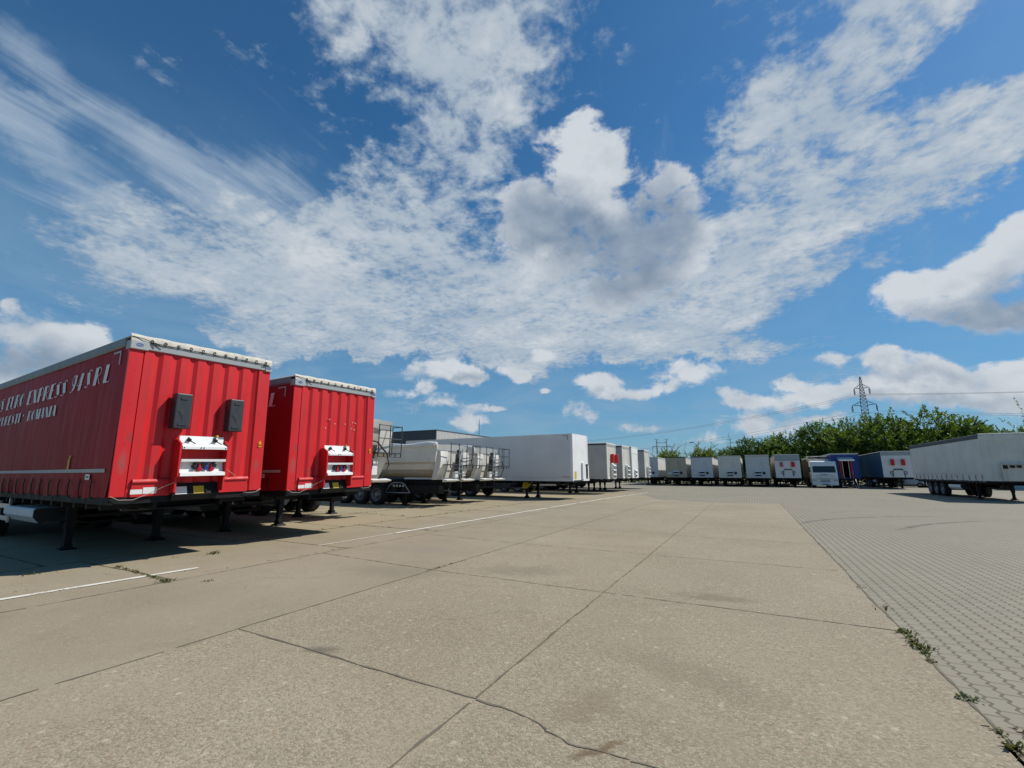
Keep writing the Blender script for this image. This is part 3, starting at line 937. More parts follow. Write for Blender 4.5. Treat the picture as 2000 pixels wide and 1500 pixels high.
def coupling_unit(root, zoff=0.0, cheek='red', scale=1.0, full=True):
    t = mesh_coupling()
    u = part('coupling_panel', t, ['white_clean', 'black'], root, (0, 0, zoff))
    c = MB()
    for s in (-1, 1):
        y0 = s * .41
        c.prism([(.0, 1.22), (.20, 1.24), (.20, 1.50), (.255, 1.53), (.255, 2.12), (.12, 2.20), (.0, 2.20)], 'y', y0 - .015, y0 + .015)
    c.box(.002, .03, -.39, .39, 1.83, 2.05)
    part('panel_cheek', c, cheek, u)
    if full:
        for y, m, dz in ((-.05, 'couple_red', 0), (.16, 'couple_red', 0), (.06, 'couple_blue', .02), (-.13, 'black', .03), (.20, 'black', .07), (.02, 'black', .07)):
            k = MB()
            k.cyl((.15, y, 1.665 + dz), (.235, y, 1.645 + dz), .043, .038, n=12)
            k.box(.16, .22, y - .02, y + .02, 1.69 + dz, 1.75 + dz)
            k.tube([(.19, y, 1.72 + dz), (.22, y + .05, 1.77 + dz)], .014)
            part('socket', k, m, u)
        for y in (-.24, .22):
            k = MB()
            k.cyl((.105, y, 2.2), (.15, y, 2.19), .035, n=10)
            k.tube([(.14, y, 2.20), (.20, y - .04, 2.235), (.22, y - .07, 2.20)], .012)
            k.tube([(.14, y, 2.19), (.20, y + .05, 2.14), (.23, y + .07, 2.12)], .010)
            part('hose_holder', k, 'black', u)
        k = MB()
        k.cyl((.12, .245, 2.255), (.12, .245, 2.30), .026, n=8)
        part('cap', k, 'yellow', u)
    return u
def corrugated(mb, y0, y1, z0, z1, period, depth, x0=0.0, mi=0, mb_t=.02, crest=.46, slope=.17):
    n = max(1, round((y1 - y0) / period))
    p = (y1 - y0) / n
    prof = [(x0, y0)]
    for k in range(n):
        a = y0 + k * p
        prof += [(x0, a + p * crest), (x0 - depth, a + p * (crest + slope)), (x0 - depth, a + p * (1 - slope)), (x0, a + p)]
    back = [(x0 - depth - mb_t, y1), (x0 - depth - mb_t, y0)]
    A = [mb.bm.verts.new((q[0], q[1], z0)) for q in prof]
    B = [mb.bm.verts.new((q[0], q[1], z1)) for q in prof]
    for i in range(len(prof) - 1):
        mb.face([A[i], A[i + 1], B[i + 1], B[i]], mi)
    C = [mb.bm.verts.new((q[0], q[1], z)) for z in (z0, z1) for q in back]
    mb.face([C[0], C[1], C[3], C[2]], mi)
    mb.face([A[-1], C[0], C[2], B[-1]], mi)
    mb.face([A[0], B[0], C[3], C[1]], mi)
def curtain(side, L, z0, z1, seed, buckles=True):
    r = random.Random(seed)
    ph = [r.uniform(0, 6.28) for _ in range(8)]
    def f(u, v):
        x = -.05 - (L - .1) * u
        z = z0 + (z1 - z0) * v
        low = max(0, 1 - v * 9)
        w = .004 * math.sin(x * 2.1 + ph[0]) * math.sin(v * 3 + ph[1]) + .003 * math.sin(x * 5.3 + ph[2] + v * 2)
        w += low * (.020 * math.sin(x * 2 * PI / .525 + ph[3]) + .010 * math.sin(x * 9 + ph[4]))
        dz = low * .018 * math.sin(x * 3.3 + ph[5]) if v == 0 else 0
        return (x, side * (HW + .006 + w), z + dz)
    t = MB()
    t.grid(f, 150, 26)
    return t
def emblem():
    t = MB()
    t.prism([(0, .155), (.09, 0), (0, -.155), (-.09, 0)], 'x', 0, .007)
    t.prism([(0, .105), (.058, 0), (0, -.105), (-.058, 0)], 'x', .007, .012)
    t.box(0, .014, -.07, .07, -.265, -.235)
    t.box(0, .014, -.055, .055, .215, .255)
    return t

# art-deco letters: strokes of (points, width); height 1
TH, TN = .24, .052
def arc(cx, cy, rx, ry, a0, a1, n=10):
    return [(cx + rx * math.cos(R(a0 + (a1 - a0) * i / n)), cy + ry * math.sin(R(a0 + (a1 - a0) * i / n))) for i in range(n + 1)]
GL = {
 'T': (.46, [([(.23, 0), (.23, 1)], TH), ([(0, .985), (.46, .985)], TN)]),
 'R': (.48, [([(.09, 0), (.09, 1)], TH), ([(.16, .985)] + arc(.22, .74, .22, .245, 90, -90) + [(.16, .495)], TN), ([(.22, .49), (.44, .08), (.50, .02)], TN)]),
 'A': (.50, [([(.02, 0), (.26, 1)], TN), ([(.26, 1), (.42, 0)], TH), ([(.10, .3), (.40, .3)], TN)]),
 'N': (.50, [([(.02, 0), (.02, 1)], TN), ([(.09, 1), (.41, 0)], TH), ([(.49, 0), (.49, 1)], TN)]),
 'S': (.42, [(arc(.27, .82, .14, .165, 20, 160, 8), TN), ([(.13, .86), (.30, .16)], TH), (arc(.15, .17, .14, .16, -10, -160, 8), TN)]),
 'E': (.40, [([(.09, 0), (.09, 1)], TH), ([(.15, .985), (.40, .985)], TN), ([(.15, .55), (.34, .55)], TN), ([(.15, .015), (.42, .015)], TN)]),
 'U': (.48, [([(.09, 1), (.09, .14)], TH), (arc(.26, .18, .22, .165, 180, 360, 10) + [(.48, 1)], TN)]),
 'O': (.48, [(arc(.24, .5, .21, .48, 90, 450, 20), TN), (arc(.30, .5, .20, .43, 120, 240, 8), TH)]),
 'X': (.46, [([(.08, 1), (.38, 0)], TH), ([(.44, 1), (.02, 0)], TN)]),
 'P': (.44, [([(.09, 0), (.09, 1)], TH), ([(.16, .985)] + arc(.22, .72, .22, .265, 90, -90) + [(.16, .455)], TN)]),
 '9': (.46, [(arc(.24, .70, .17, .28, 0, 360, 16), TN), ([(.40, .98), (.40, .5), (.30, .1)], TH * .8), ([(.30, .08), (.12, .0), (.02, .06)], TN)]),
 '4': (.46, [([(.34, 0), (.40, 1)], TH), ([(.34, .95), (.02, .32), (.52, .32)], TN)]),
 'L': (.42, [([(.09, 0), (.09, 1)], TH), ([(.15, .015), (.40, .015), (.42, .10)], TN)]),
 'B': (.46, [([(.09, 0), (.09, 1)], TH), ([(.16, .985)] + arc(.20, .76, .20, .225, 90, -90) + [(.16, .535)], TN), ([(.16, .53)] + arc(.22, .27, .23, .255, 90, -90) + [(.16, .015)], TN)]),
 'C': (.46, [(arc(.26, .5, .23, .48, 50, 310, 16), TN), (arc(.31, .5, .20, .43, 120, 240, 8), TH)]),
 'I': (.20, [([(.10, 0), (.10, 1)], TH)]),
 'M': (.62, [([(.02, 0), (.06, 1)], TN), ([(.10, 1), (.30, .05)], TH), ([(.30, .05), (.50, 1)], TN), ([(.54, 1), (.56, 0)], TH)]),
 '.': (.20, [([(.10, .36), (.10, .50)], TH)]),
}
def lettering(text, h, gap=.13, space=.34, wid=1.0, shear=.20):
    """flat raised letters running along -x from 0 (read from outside the left side), base line z=0"""
    t = MB()
    k = 0
    pen = 0.0
    runs = []
    for ch in text:
        if ch == ' ':
            pen += space * wid
            continue
        wch, st = GL[ch]
        for pts, w in st:
            runs.append(([((pen + px * wid), pz) for px, pz in pts], w * (wid if w > .1 else 1)))
        pen += wch * wid + gap * wid
    total = pen
    for pts, w in runs:
        n = len(pts)
        lo, hi = [], []
        for i in range(n):
            a, b = pts[max(i - 1, 0)], pts[min(i + 1, n - 1)]
            dx, dz = b[0] - a[0], b[1] - a[1]
            l = math.hypot(dx, dz) or 1
            if w > .1 and abs(dz) > abs(dx) * .5:
                nx, nz = 1.0, 0.0
            else:
                nx, nz = dz / l, -dx / l
            lo.append((pts[i][0] - nx * w / 2, pts[i][1] - nz * w / 2))
            hi.append((pts[i][0] + nx * w / 2, pts[i][1] + nz * w / 2))
        k += 1
        yo = -(.002 + .00025 * (k % 6))
        f = lambda q: ((q[0] + q[1] * shear) * h, yo, q[1] * h)
        A = [t.bm.verts.new(f(q)) for q in lo]
        B = [t.bm.verts.new(f(q)) for q in hi]
        for i in range(n - 1):
            t.face([A[i], A[i + 1], B[i + 1], B[i]])
    return t, total * h

def roof_mesh(L, H, over=.0, mi=0):
    t = MB()
    t.prism([(-HW - .012, H - .03), (-HW + .06, H + .008), (0, H + .022), (HW - .06, H + .008), (HW + .012, H - .03), (HW + .012, H - .05), (-HW - .012, H - .05)], 'x', -L, -.02, mi)
    return t
def floor_mesh(L, zb):
    t = MB()
    t.box(-L, -.02, -HW, HW, zb - .125, zb)
    return t.mesh('floor_deck', 'chassis')
def rear_doors(root, L, H, zb, mat):
    t = MB()
    t.box(-L - .03, -L, -HW, -.008, zb, H - .05)
    t.box(-L - .03, -L, .008, HW, zb, H - .05)
    for y in (-.95, -.35, .35, .95):
        t.cyl((-L - .05, y, zb + .05), (-L - .05, y, H - .1), .014, n=6)
    part('rear_doors', t, mat, root)
def toolbox(root, x0, x1, side=-1, mat='white', z0=.58, z1=.88):
    t = MB()
    y = side * (HW - .03)
    pr = [(y, z1 - .03), (y - side * .03, z1), (y - side * .5, z1), (y - side * .5, z0), (y - side * .10, z0), (y, z0 + .13)]
    t.prism(pr, 'x', x0, x1)
    b = part('pallet_box', t, mat, root)
    e = MB()
    e.prism([(a - side * .0, c) for a, c in pr], 'x', x1 + .001, x1 + .02)
    part('end_cap', e, 'black', b)
def side_guard(root, x0, x1, side, mat='alu'):
    t = MB()
    y = side * (HW - .06)
    for z in (.55, .82):
        t.box(x0, x1, y - .015, y + .015, z, z + .10)
    for x in (x0 + .2, x1 - .2):
        t.box(x - .03, x + .03, y - .06, y - .016 if side > 0 else y + .06, .5, 1.05) if side > 0 else t.box(x - .03, x + .03, y + .016, y + .06, .5, 1.05)
    part('side_guard', t, mat, root)

def strap_mesh():
    st = MB()
    yy = -(HW + .028)
    st.tube([(0, yy, .31), (.01, yy - .010, .20), (-.004, yy - .002, .08), (0, yy + .004, .0), (0, yy + .04, -.05)], [.006, .012, .010, .009, .007], n=5)
    st.box(-.035, .035, yy - .010, yy + .008, .235, .255)
    return st.mesh('curtain_strap', 'black')
def eyelet_mesh():
    ey = MB()
    ey.tube([(0, .021 * math.cos(R(t)), .040 + .024 * math.sin(R(t))) for t in range(-40, 250, 24)], .006, n=5)
    ey.cyl((-.01, 0, 0), (.005, 0, 0), .014, n=6)
    return ey.mesh('eyelet', 'black')
def red_trailer(label, loc, rz, rx, ry, H, zb, seed, boxes, wall_spots):
    L = 13.6
    root = thing('curtain_trailer', label, 'trailer', loc, rz, 'red curtain sided trailers', rx, ry)
    part('chassis', shared('ch%.2f' % zb, lambda: mesh_chassis(L, zb)), None, root)
    part('floor_deck', floor_mesh(L, zb), None, root)
    # ---- front wall: two flat posts, a corrugated sheet between them
    w = MB()
    zt = H - .24
    w.prism([(0, -HW), (0, -1.075), (-.03, -1.05), (-.10, -1.05), (-.10, -HW)], 'z', zb, zt)
    w.prism([(0, HW), (-.10, HW), (-.10, 1.0), (-.03, 1.0), (.0, 1.03)], 'z', zb, zt)
    corrugated(w, -1.05, .985, zb + .14, zt, .285, .034, -.006, crest=.44, slope=.22)
    w.box(-.10, -.05, .985, 1.0, zb + .14, zt)
    w.box(-.08, -.012, -1.05, 1.0, zb - .01, zb + .14)
    for y, z in wall_spots:
        w.cyl((-.045, y, z), (.006, y, z), .012, n=8, mi=1)
    for z in (zb + .3, zb + .9, zb + 1.6, zb + 2.2):
        w.cyl((-.01, -1.16, z), (.005, -1.16, z), .009, n=6)
        w.cyl((-.01, 1.12, z), (.005, 1.12, z), .009, n=6)
    fw = part('front_wall', w, ['red', 'dirty_white'], root)
    for a, b in ((-.99, -.43), (.43, .97)):
        q = MB()
        q.prism([(-.008, zb + .29), (.035, zb + .285), (.05, zb + .25), (.05, zb + .23), (.0215, zb + .225), (.022, zb + .19), (.022, zb - .01), (-.008, zb - .01)], 'y', a, b)
        part('lower_rail', q, 'red', fw)
    q = MB()
    q.box(.0225, .026, -1.0, -.83, zb + .035, zb + .115)
    part('reflector_plate', q, 'white', fw)
    q = MB()
    q.box(.0225, .026, -.82, -.62, zb + .035, zb + .145)
    part('reflector_plate', q, 'white', fw)
    # ---- header
    h = MB()
    h.strip([(-.02, H - .245), (.022, H - .235), (.030, H - .11)], 'y', -HW + .26, HW - .05, .02)
    part('front_header', h, 'alu_paint', root)
    for s in (-1, 1):
        k = MB()
        wdt = .26 if s < 0 else .13
        a, b = (-HW - .014, -HW + wdt) if s < 0 else (HW - wdt, HW + .014)
        k.box(-.16, .040, a, b, H - .262, H - .105, bev=.012)
        cb = part('corner_block', k, 'alu_paint', root)
        e = MB()
        yc = (a + b) / 2
        ring = arc(yc, H - .18, .052, .026, 0, 360, 16)
        e.tube([(.0415, p[0], p[1]) for p in ring], .005, n=4)
        for dy in (-.022, 0, .022):
            e.box(.040, .0435, yc + dy - .005, yc + dy + .005, H - .195, H - .165)
        part('emblem', e, 'bluelogo', cb)
    tp = MB()
    tp.grid(lambda u, v: (.034 - .05 * v * v + .006 * math.sin(u * 60) * (1 - v), -HW - .012 + (2 * HW + .024) * u, H - .108 + (.125 + .006 * math.sin(u * 37 + seed)) * math.sin(v * PI / 2)), 60, 5)
    fl = part('tarpaulin_flap', tp, 'cream', root)
    for k in range(11):
        part('eyelet', shared('eyelet', eyelet_mesh), None, fl, (.040, -.98 + k * .212, H - .118))
    cd = MB()
    cd.tube([(.035, -HW + .0, H - .045), (.050, -HW + .15, H - .06), (.050, -HW + .32, H - .098)] + [(.046, -HW + .38 + k * .2, H - .108 - .004 * (k % 2)) for k in range(11)] + [(.05, HW - .06, H - .13)], .007, n=5)
    cd.tube([(.05, -HW + .30, H - .10), (.054, -HW + .36, H - .165)], .010, n=5)
    cd.tube([(.05, -HW + .34, H - .10), (.054, -HW + .47, H - .155)], .008, n=5)
    cd.tube([(.05, HW - .20, H - .14), (.054, HW - .08, H - .125)], .010, n=5)
    part('seal_cable', cd, 'black', fl)
    part('roof', roof_mesh(L, H), 'cream', root)
    for s in (-1, 1):
        r = MB()
        r.prism([(s * (HW + .012), H - .20), (s * (HW + .028), H - .17), (s * (HW + .028), H - .055), (s * (HW - .02), H - .05), (s * (HW - .02), H - .20)], 'x', -L, -.16)
        r.cyl((-L, s * (HW + .02), H - .21), (-.2, s * (HW + .02), H - .21), .010, n=5)
        part('roof_rail', r, 'rail_grey', root)
        c = curtain(s, L, zb - .02, H - .205, seed + s)
        sc = part('side_curtain', c, 'red_curtain', root)
        if s < 0:
            b = MB()
            b.grid(lambda u, v: (-.25 - 12.9 * u, -(HW + .024 + .003 * math.sin(u * 40)), 1.615 + .062 * v), 60, 1)
            part('reflective_band', b, 'reflect', sc)
            for txt, x0, x1, z, hh in (('TRANS', -9.2, -7.45, 3.20, .32), ('EURO', -7.2, -5.75, 3.20, .32), ('EXPRESS', -5.5, -2.85, 3.20, .32), ('94', -2.68, -2.02, 3.22, .34), ('SRL', -1.88, -.50, 3.24, .34),
                                       ('BUCURESTI', -8.3, -5.8, 2.80, .23), ('.', -5.65, -5.4, 2.83, .30), ('ROMANIA', -5.25, -3.3, 2.80, .23)):
                t0, w0 = lettering(txt, hh)
                t0.bm.free()
                gp = .13 if txt != 'SRL' else .32
                t0, w0 = lettering(txt, hh, gap=gp)
                t0.bm.free()
                tt, ww = lettering(txt, hh, gap=gp, wid=(x1 - x0) / w0 if txt != '.' else 1.2)
                part('lettering', tt, 'lettering', sc, (x0, -(HW + .016), z))
            m = MB()
            m.box(-.62, -.30, -(HW + .020), -(HW + .017), H - .30, H - .265)
            m.box(-.345, -.30, -(HW + .020), -(HW + .017), H - .52, H - .302)
            part('corner_mark', m, 'reflect', sc)
            y = MB()
            y.box(-2.10, -2.02, -(HW + .022), -(HW + .017), 1.67, 1.87)
            y.prism([(-2.03, 1.87), (-1.98, 1.93), (-2.02, 1.95), (-2.08, 1.90)], 'y', -(HW + .022), -(HW + .017))
            part('sticker', y, 'yellow', sc)
            y = MB()
            y.box(-1.06, -.86, -(HW + .034), -(HW + .029), 1.49, 1.585)
            tg = part('tag_plate', y, 'white', sc)
            y = MB()
            y.box(-1.02, -.90, -(HW + .0362), -(HW + .0342), 1.525, 1.55)
            part('tag_print', y, 'black', tg)
        if s < 0:
            x = -.74
            while x > -L + .4:
                part('curtain_strap', shared('strap', strap_mesh), None, sc, (x, 0, zb))
                x -= .545
    rear_doors(root, L, H, zb, 'alu_paint')
    # ---- dark bumper plate with stickers under the coupling panel
    d = MB()
    d.prism([(-.12, zb - .12), (.03, zb - .11), (.075, zb - .01), (.0, zb + .20), (-.12, zb + .20)], 'y', -.385, .385)
    d.box(-.10, -.0125, -HW + .02, HW - .02, zb - .125, zb - .011)
    bp = part('front_beam', d, 'chassis', root)
    for y0, y1, m in ((-.34, -.15, 'white'), (-.04, .14, 'yellow')):
        q = MB()
        q.hexa([(.079, y0, zb + .0), (.079, y1, zb + .0), (.074, y1, zb + .0), (.074, y0, zb + .0), (.030, y0, zb + .135), (.030, y1, zb + .135), (.025, y1, zb + .135), (.025, y0, zb + .135)])
        part('label_plate', q, m, bp)
    coupling_unit(root)
    for pts in ([(.02, -HW + .01, zb + .02), (.03, -1.15, zb - .05), (.04, -.95, zb - .055), (.05, -.75, zb + .03), (.12, -.55, zb + .15), (.2, -.43, zb + .22)],
                [(.02, HW - .01, zb + .02), (.03, 1.16, zb - .04), (.03, 1.0, zb - .05), (.02, .9, zb - .03)],
                [(.20, .43, zb + .45), (.1, .6, zb + .36), (.02, .72, zb + .30)]):
        cd = MB()
        cd.tube(pts, .0055, n=5)
        part('seal_cord', cd, 'cord', root)
    mk = MB()
    mk.prism([(1.145, 2.10), (1.205, 2.10), (1.205, 2.20), (1.175, 2.245), (1.145, 2.20)], 'x', .0005, .014)
    ml = part('marker_lamp', mk, 'amber', root)
    q = MB()
    q.box(.0142, .017, 1.15, 1.2, 2.135, 2.155)
    part('lamp_clip', q, 'black', ml)
    if boxes:
        for y in (-.42, .535):
            b = MB()
            b.box(.0, .20, y - .135, y + .135, 2.395, 3.05, bev=.022)
            bx = part('equipment_box', b, 'boxgrey', root)
            part('raised_emblem', shared('emblem', lambda: emblem().mesh('raised_emblem', 'boxgrey')), None, bx, (.199, y, 2.72))
            h2 = MB()
            h2.box(.0, .205, y - .137, y + .137, 2.405, 2.425)
            part('hinge_strip', h2, 'black', bx)
    legs(root, -3.35, zb - .13)
    axles(root, (-7.6, -8.91, -10.22), .53)
    toolbox(root, -6.0, -3.85, -1)
    toolbox(root, -5.3, -3.6, 1)
    side_guard(root, -6.9, -5.7, -1)
    side_guard(root, -6.9, -5.7, 1)
    sp = MB()
    sp.box(-4.9, -3.7, -.4, .4, .50, .54)
    part('spare_carrier', sp, 'chassis', root)
    return root

def loc_from_left(x, y, rz, half=HW):
    return (x - math.sin(rz) * half, y + math.cos(rz) * half, 0)
red_trailer('nearest red curtain sider with lettered side and two dark grey boxes on its front',
            loc_from_left(-9.50, 3.60, -.05), -.05, .022, -.006, 4.035, 1.20, 1, True, [])
red_trailer('second red curtain sider, no boxes on its front, parked right behind the lettered one',
            loc_from_left(-9.60, 6.93, -.035), -.035, .020, -.006, 3.965, 1.20, 2, False,
            [(-.22, 2.95), (-.33, 2.72), (.48, 2.75), (.52, 2.92), (.62, 2.91), (.60, 2.73), (-.05, 2.85), (.28, 2.86)])

# ------------------------------------------------------------------ tippers
def tipper(label, loc, rz, body_top, L=7.6, zb=1.28, lift=0.0, tall=False, deck=None):
    root = thing('tipper_trailer', label, 'tipper trailer', loc, rz, 'white tipper trailers')
    # body: half-pipe section swept back, its front end leaning forward
    def sect(t):
        ztop = body_top
        zr = zb + .06
        rad = .78
        out = [(-1.23, ztop), (-1.23, ztop - .10), (-1.19, ztop - .12)]
        out += [(-1.16, zr + rad * .95)]
        for a in range(180, 271, 15):
            out.append((-.42 + .74 * math.cos(R(a)), zr + rad + rad * math.sin(R(a))))
        return out + [(-y, z) for y, z in out[::-1]]
    pr = sect(0)
    b = MB()
    n = len(pr)
    xs = []
    zmin, zmax = zb, body_top
    fwd = .42 if tall else 0.0
    lean = lambda z: -.62 + (.30 + fwd) * (z - zmin) / (zmax - zmin)
    A = [b.bm.verts.new((lean(z), y, z)) for y, z in pr]
    B = [b.bm.verts.new((-L, y, z)) for y, z in pr]
    for i in range(n - 1):
        lowf = 1 if (pr[i][1] + pr[i + 1][1]) / 2 < zb + .40 else 0
        f = b.face([A[i], A[i + 1], B[i + 1], B[i]], lowf)
        if f and 3 < i < n - 5:
            f.smooth = True
    b.face(A, 0)
    b.face(B[::-1], 0)
    bd = part('body', b, ['tip_body', 'tip_dirty'], root)
    c = MB()                                      # long cover strip with a pressed line, hinges
    for s in (-1, 1):
        c.box(-L, -.45 + fwd, s * 1.245 - .02, s * 1.245 + .02, body_top - .09, body_top + .015)
        c.box(-L + .05, -.75, s * 1.172 - .006, s * 1.172 + .006, zb + .88, zb + .90)
        c.box(-L + .1, -.9, s * 1.00 - .05, s * 1.00 - .03, zb + .33, zb + .345)
        for x in (-1.9, -3.6, -5.2):
            c.box(x - .02, x + .02, s * 1.25, s * 1.275, body_top - .16, body_top + .03)
    part('top_rail', c, 'tip_body', bd)
    mk = MB()
    mk.box(-.98, -.80, -1.178, -1.172, zb + .98, zb + .995)
    mk.box(-.815, -.80, -1.178, -1.172, zb + .72, zb + .98)
    part('corner_mark', mk, 'reflect', bd)
    # rolled cover lying along the top edge, sagging a little
    rl = MB()
    rl.tube([(-.42 - (L - .5) * k / 14, -1.12, body_top + .05 + .045 * math.sin(k * 1.3) - .004 * k) for k in range(15)], .075, n=8)
    part('rolled_cover', rl, 'white_clean', bd)
    hp = MB()                                      # bowed end of the cover over the front wall
    hp.grid(lambda u, v: (-.34 + fwd + .12 * math.sin(v * PI * .5), -1.2 + 2.4 * u, body_top - .26 + .30 * math.sin(v * PI * .5) * (.85 + .15 * math.sin(u * PI))), 24, 6)
    part('cover_end', hp, 'white_clean', bd)
    # rounded shields at both front corners
    for s in (-1, 1):
        w = MB()
        z0, z1 = zb - .02, body_top - .30
        pts = [(z0, .0), (z0 + .10, .10), (z0 + .45, .16), (z1 - .35, .06), (z1 - .08, -.02), (z1, -.12)]
        w.grid(lambda u, v: (-.62 + (.30 + fwd * .8) * v + .18 + .16 * math.sin(v * PI) * (1 - .4 * u), s * (1.20 - .62 * u), z0 + (z1 - z0) * (v * .94 + .06 * math.sin(v * PI / 2)) - .10 * u * (1 - v) * v), 8, 10)
        w.grid(lambda u, v: (-.60 + (.30 + fwd * .8) * v + (.17 + .16 * math.sin(v * PI)) * u, s * 1.201, z0 + (z1 - z0) * (v * .94 + .06 * math.sin(v * PI / 2))), 4, 10)
        part('front_shield', w, 'tip_body', bd)
    # lifting ram in a cowl
    r = MB()
    r.cyl((-.08, .12, zb - .05), (-.02, .16, body_top - .42), .17, .16, n=14)
    r.cyl((-.02, .16, body_top - .42), (-.01, .16, body_top - .2), .11, n=12)
    rm = part('lifting_ram', r, 'darkrail', root)
    r = MB()
    r.box(-.16, .10, .34, .62, zb + .15, zb + .75, bev=.03)
    part('oil_tank', r, 'white', root)
    r = MB()
    r.box(-.05, .12, -.30, .0, zb + .02, zb + .36, bev=.03)
    part('valve_block', r, 'white', root)
    hs = MB()
    hs.tube([(.0, .25, body_top - .75), (.12, .5, body_top - .78), (.20, .95, zb + .95), (.22, 1.08, zb + .55), (.16, .95, zb + .15), (.0, .7, zb - .02)], .030, n=6)
    hs.tube([(.02, -.1, zb + .9), (.14, .15, zb + .98), (.16, .3, zb + .6), (.05, .3, zb)], .022, n=6)
    part('hydraulic_hose', hs, 'black', root)
    # platform, rails and ladder
    zp = zb + .72 if deck is None else deck
    rh = 1.02 if tall else .98
    for a, b, posts in ((-.95, -.28, (-.95, -.28)), (.40, 1.62, (.40, .98, 1.62))):
        pf = MB()
        pf.box(-.18, .30, a, b, zp - .06, zp - .02)
        n = 3 if b < 0 else 5
        for k in range(n):
            y = a + (b - a) * k / (n - 1)
            pf.box(.27, .31, y - .012, y + .012, zp - .18, zp - .02)
        pf.box(.27, .31, a, b, zp - .20, zp - .175)
        part('platform', pf, 'darkrail', root)
        rp = MB()
        for y in posts:
            rp.cyl((.30, y, zp - .1), (.30, y, zp + rh), .020, n=6)
        for z in (zp + .5, zp + rh - .03):
            rp.cyl((.30, a, z), (.30, b, z), .017, n=6)
            if b > 0:
                rp.cyl((.30, b, z), (-.18, b, z), .017, n=6)
        if b > 0:
            rp.cyl((-.18, b, zp - .1), (-.18, b, zp + rh), .020, n=6)
        part('guard_rail', rp, 'darkrail', root)
    ld = MB()
    for y in (-.20, .08):
        ld.box(.24, .28, y - .02, y + .02, zb + .2, zp + .75)
    for k in range(6):
        ld.box(.245, .275, -.18, .06, zb + .26 + .22 * k, zb + .29 + .22 * k)
    part('ladder', ld, 'galv', root)
    # chassis
    t = MB()
    zt = zb - .10
    for s in (-1, 1):
        t.box(-L + .2, -.05, min(s * .4, s * .54), max(s * .4, s * .54), zt - .32, zt)
    for k in range(9):
        t.box(-.6 - k * .85, -.5 - k * .85, -.4, .4, zt - .26, zt - .05)
    t.box(-L + .12, -L + .24, -1.15, 1.15, .5, .62)
    t.box(-2.6, -.3, -1.0, -.56, .62, .98)
    t.box(-4.0, -2.9, -1.02, -.56, .60, 1.0)
    part('chassis', t, 'chassis', root)
    bmp = MB()
    bmp.prism([(.0, zb - .12), (.26, zb - .07), (.28, zb - .03), (.0, zb + .02)], 'y', -1.15, -.15)
    bmp.prism([(.0, zb - .12), (.26, zb - .07), (.28, zb - .03), (.0, zb + .02)], 'y', .25, 1.2)
    part('front_step', bmp, 'white', root)
    # fold-up side frame of bent tube beside the legs
    for s in (-1, 1):
        fr = MB()
        y = s * 1.10
        fr.tube([(-3.55, y, .62), (-3.2, y, 1.02), (-3.0, y, 1.10), (-2.5, y, 1.10), (-2.3, y, 1.02), (-1.95, y, .62)], .022, n=6)
        fr.tube([(-3.5, y, .62), (-2.0, y, .62)], .022, n=6)
        for k in range(4):
            fr.box(-3.05 + k * .2, -2.93 + k * .2, y - .01, y + .01, .90, 1.0)
        part('side_frame', fr, 'galv', root)
    legs(root, -2.55 if not tall else -2.3, zb - .12, .74)
    axles(root, (-4.0, -5.15, -6.3), .508, True)
    return root
tipper('tall tipper trailer with railed platform and ladder, half hidden behind the second red trailer', loc_from_left(-12.35, 10.55, 0), 0, 3.50, 7.6, 1.35, tall=True, deck=2.35)
tipper('low half pipe tipper trailer with three bare wheels showing beside the second red trailer', loc_from_left(-12.75, 17.0, 0), 0, 2.90)
tipper('low half pipe tipper trailer standing against the long white box trailer', loc_from_left(-12.85, 20.4, 0), 0, 2.90)

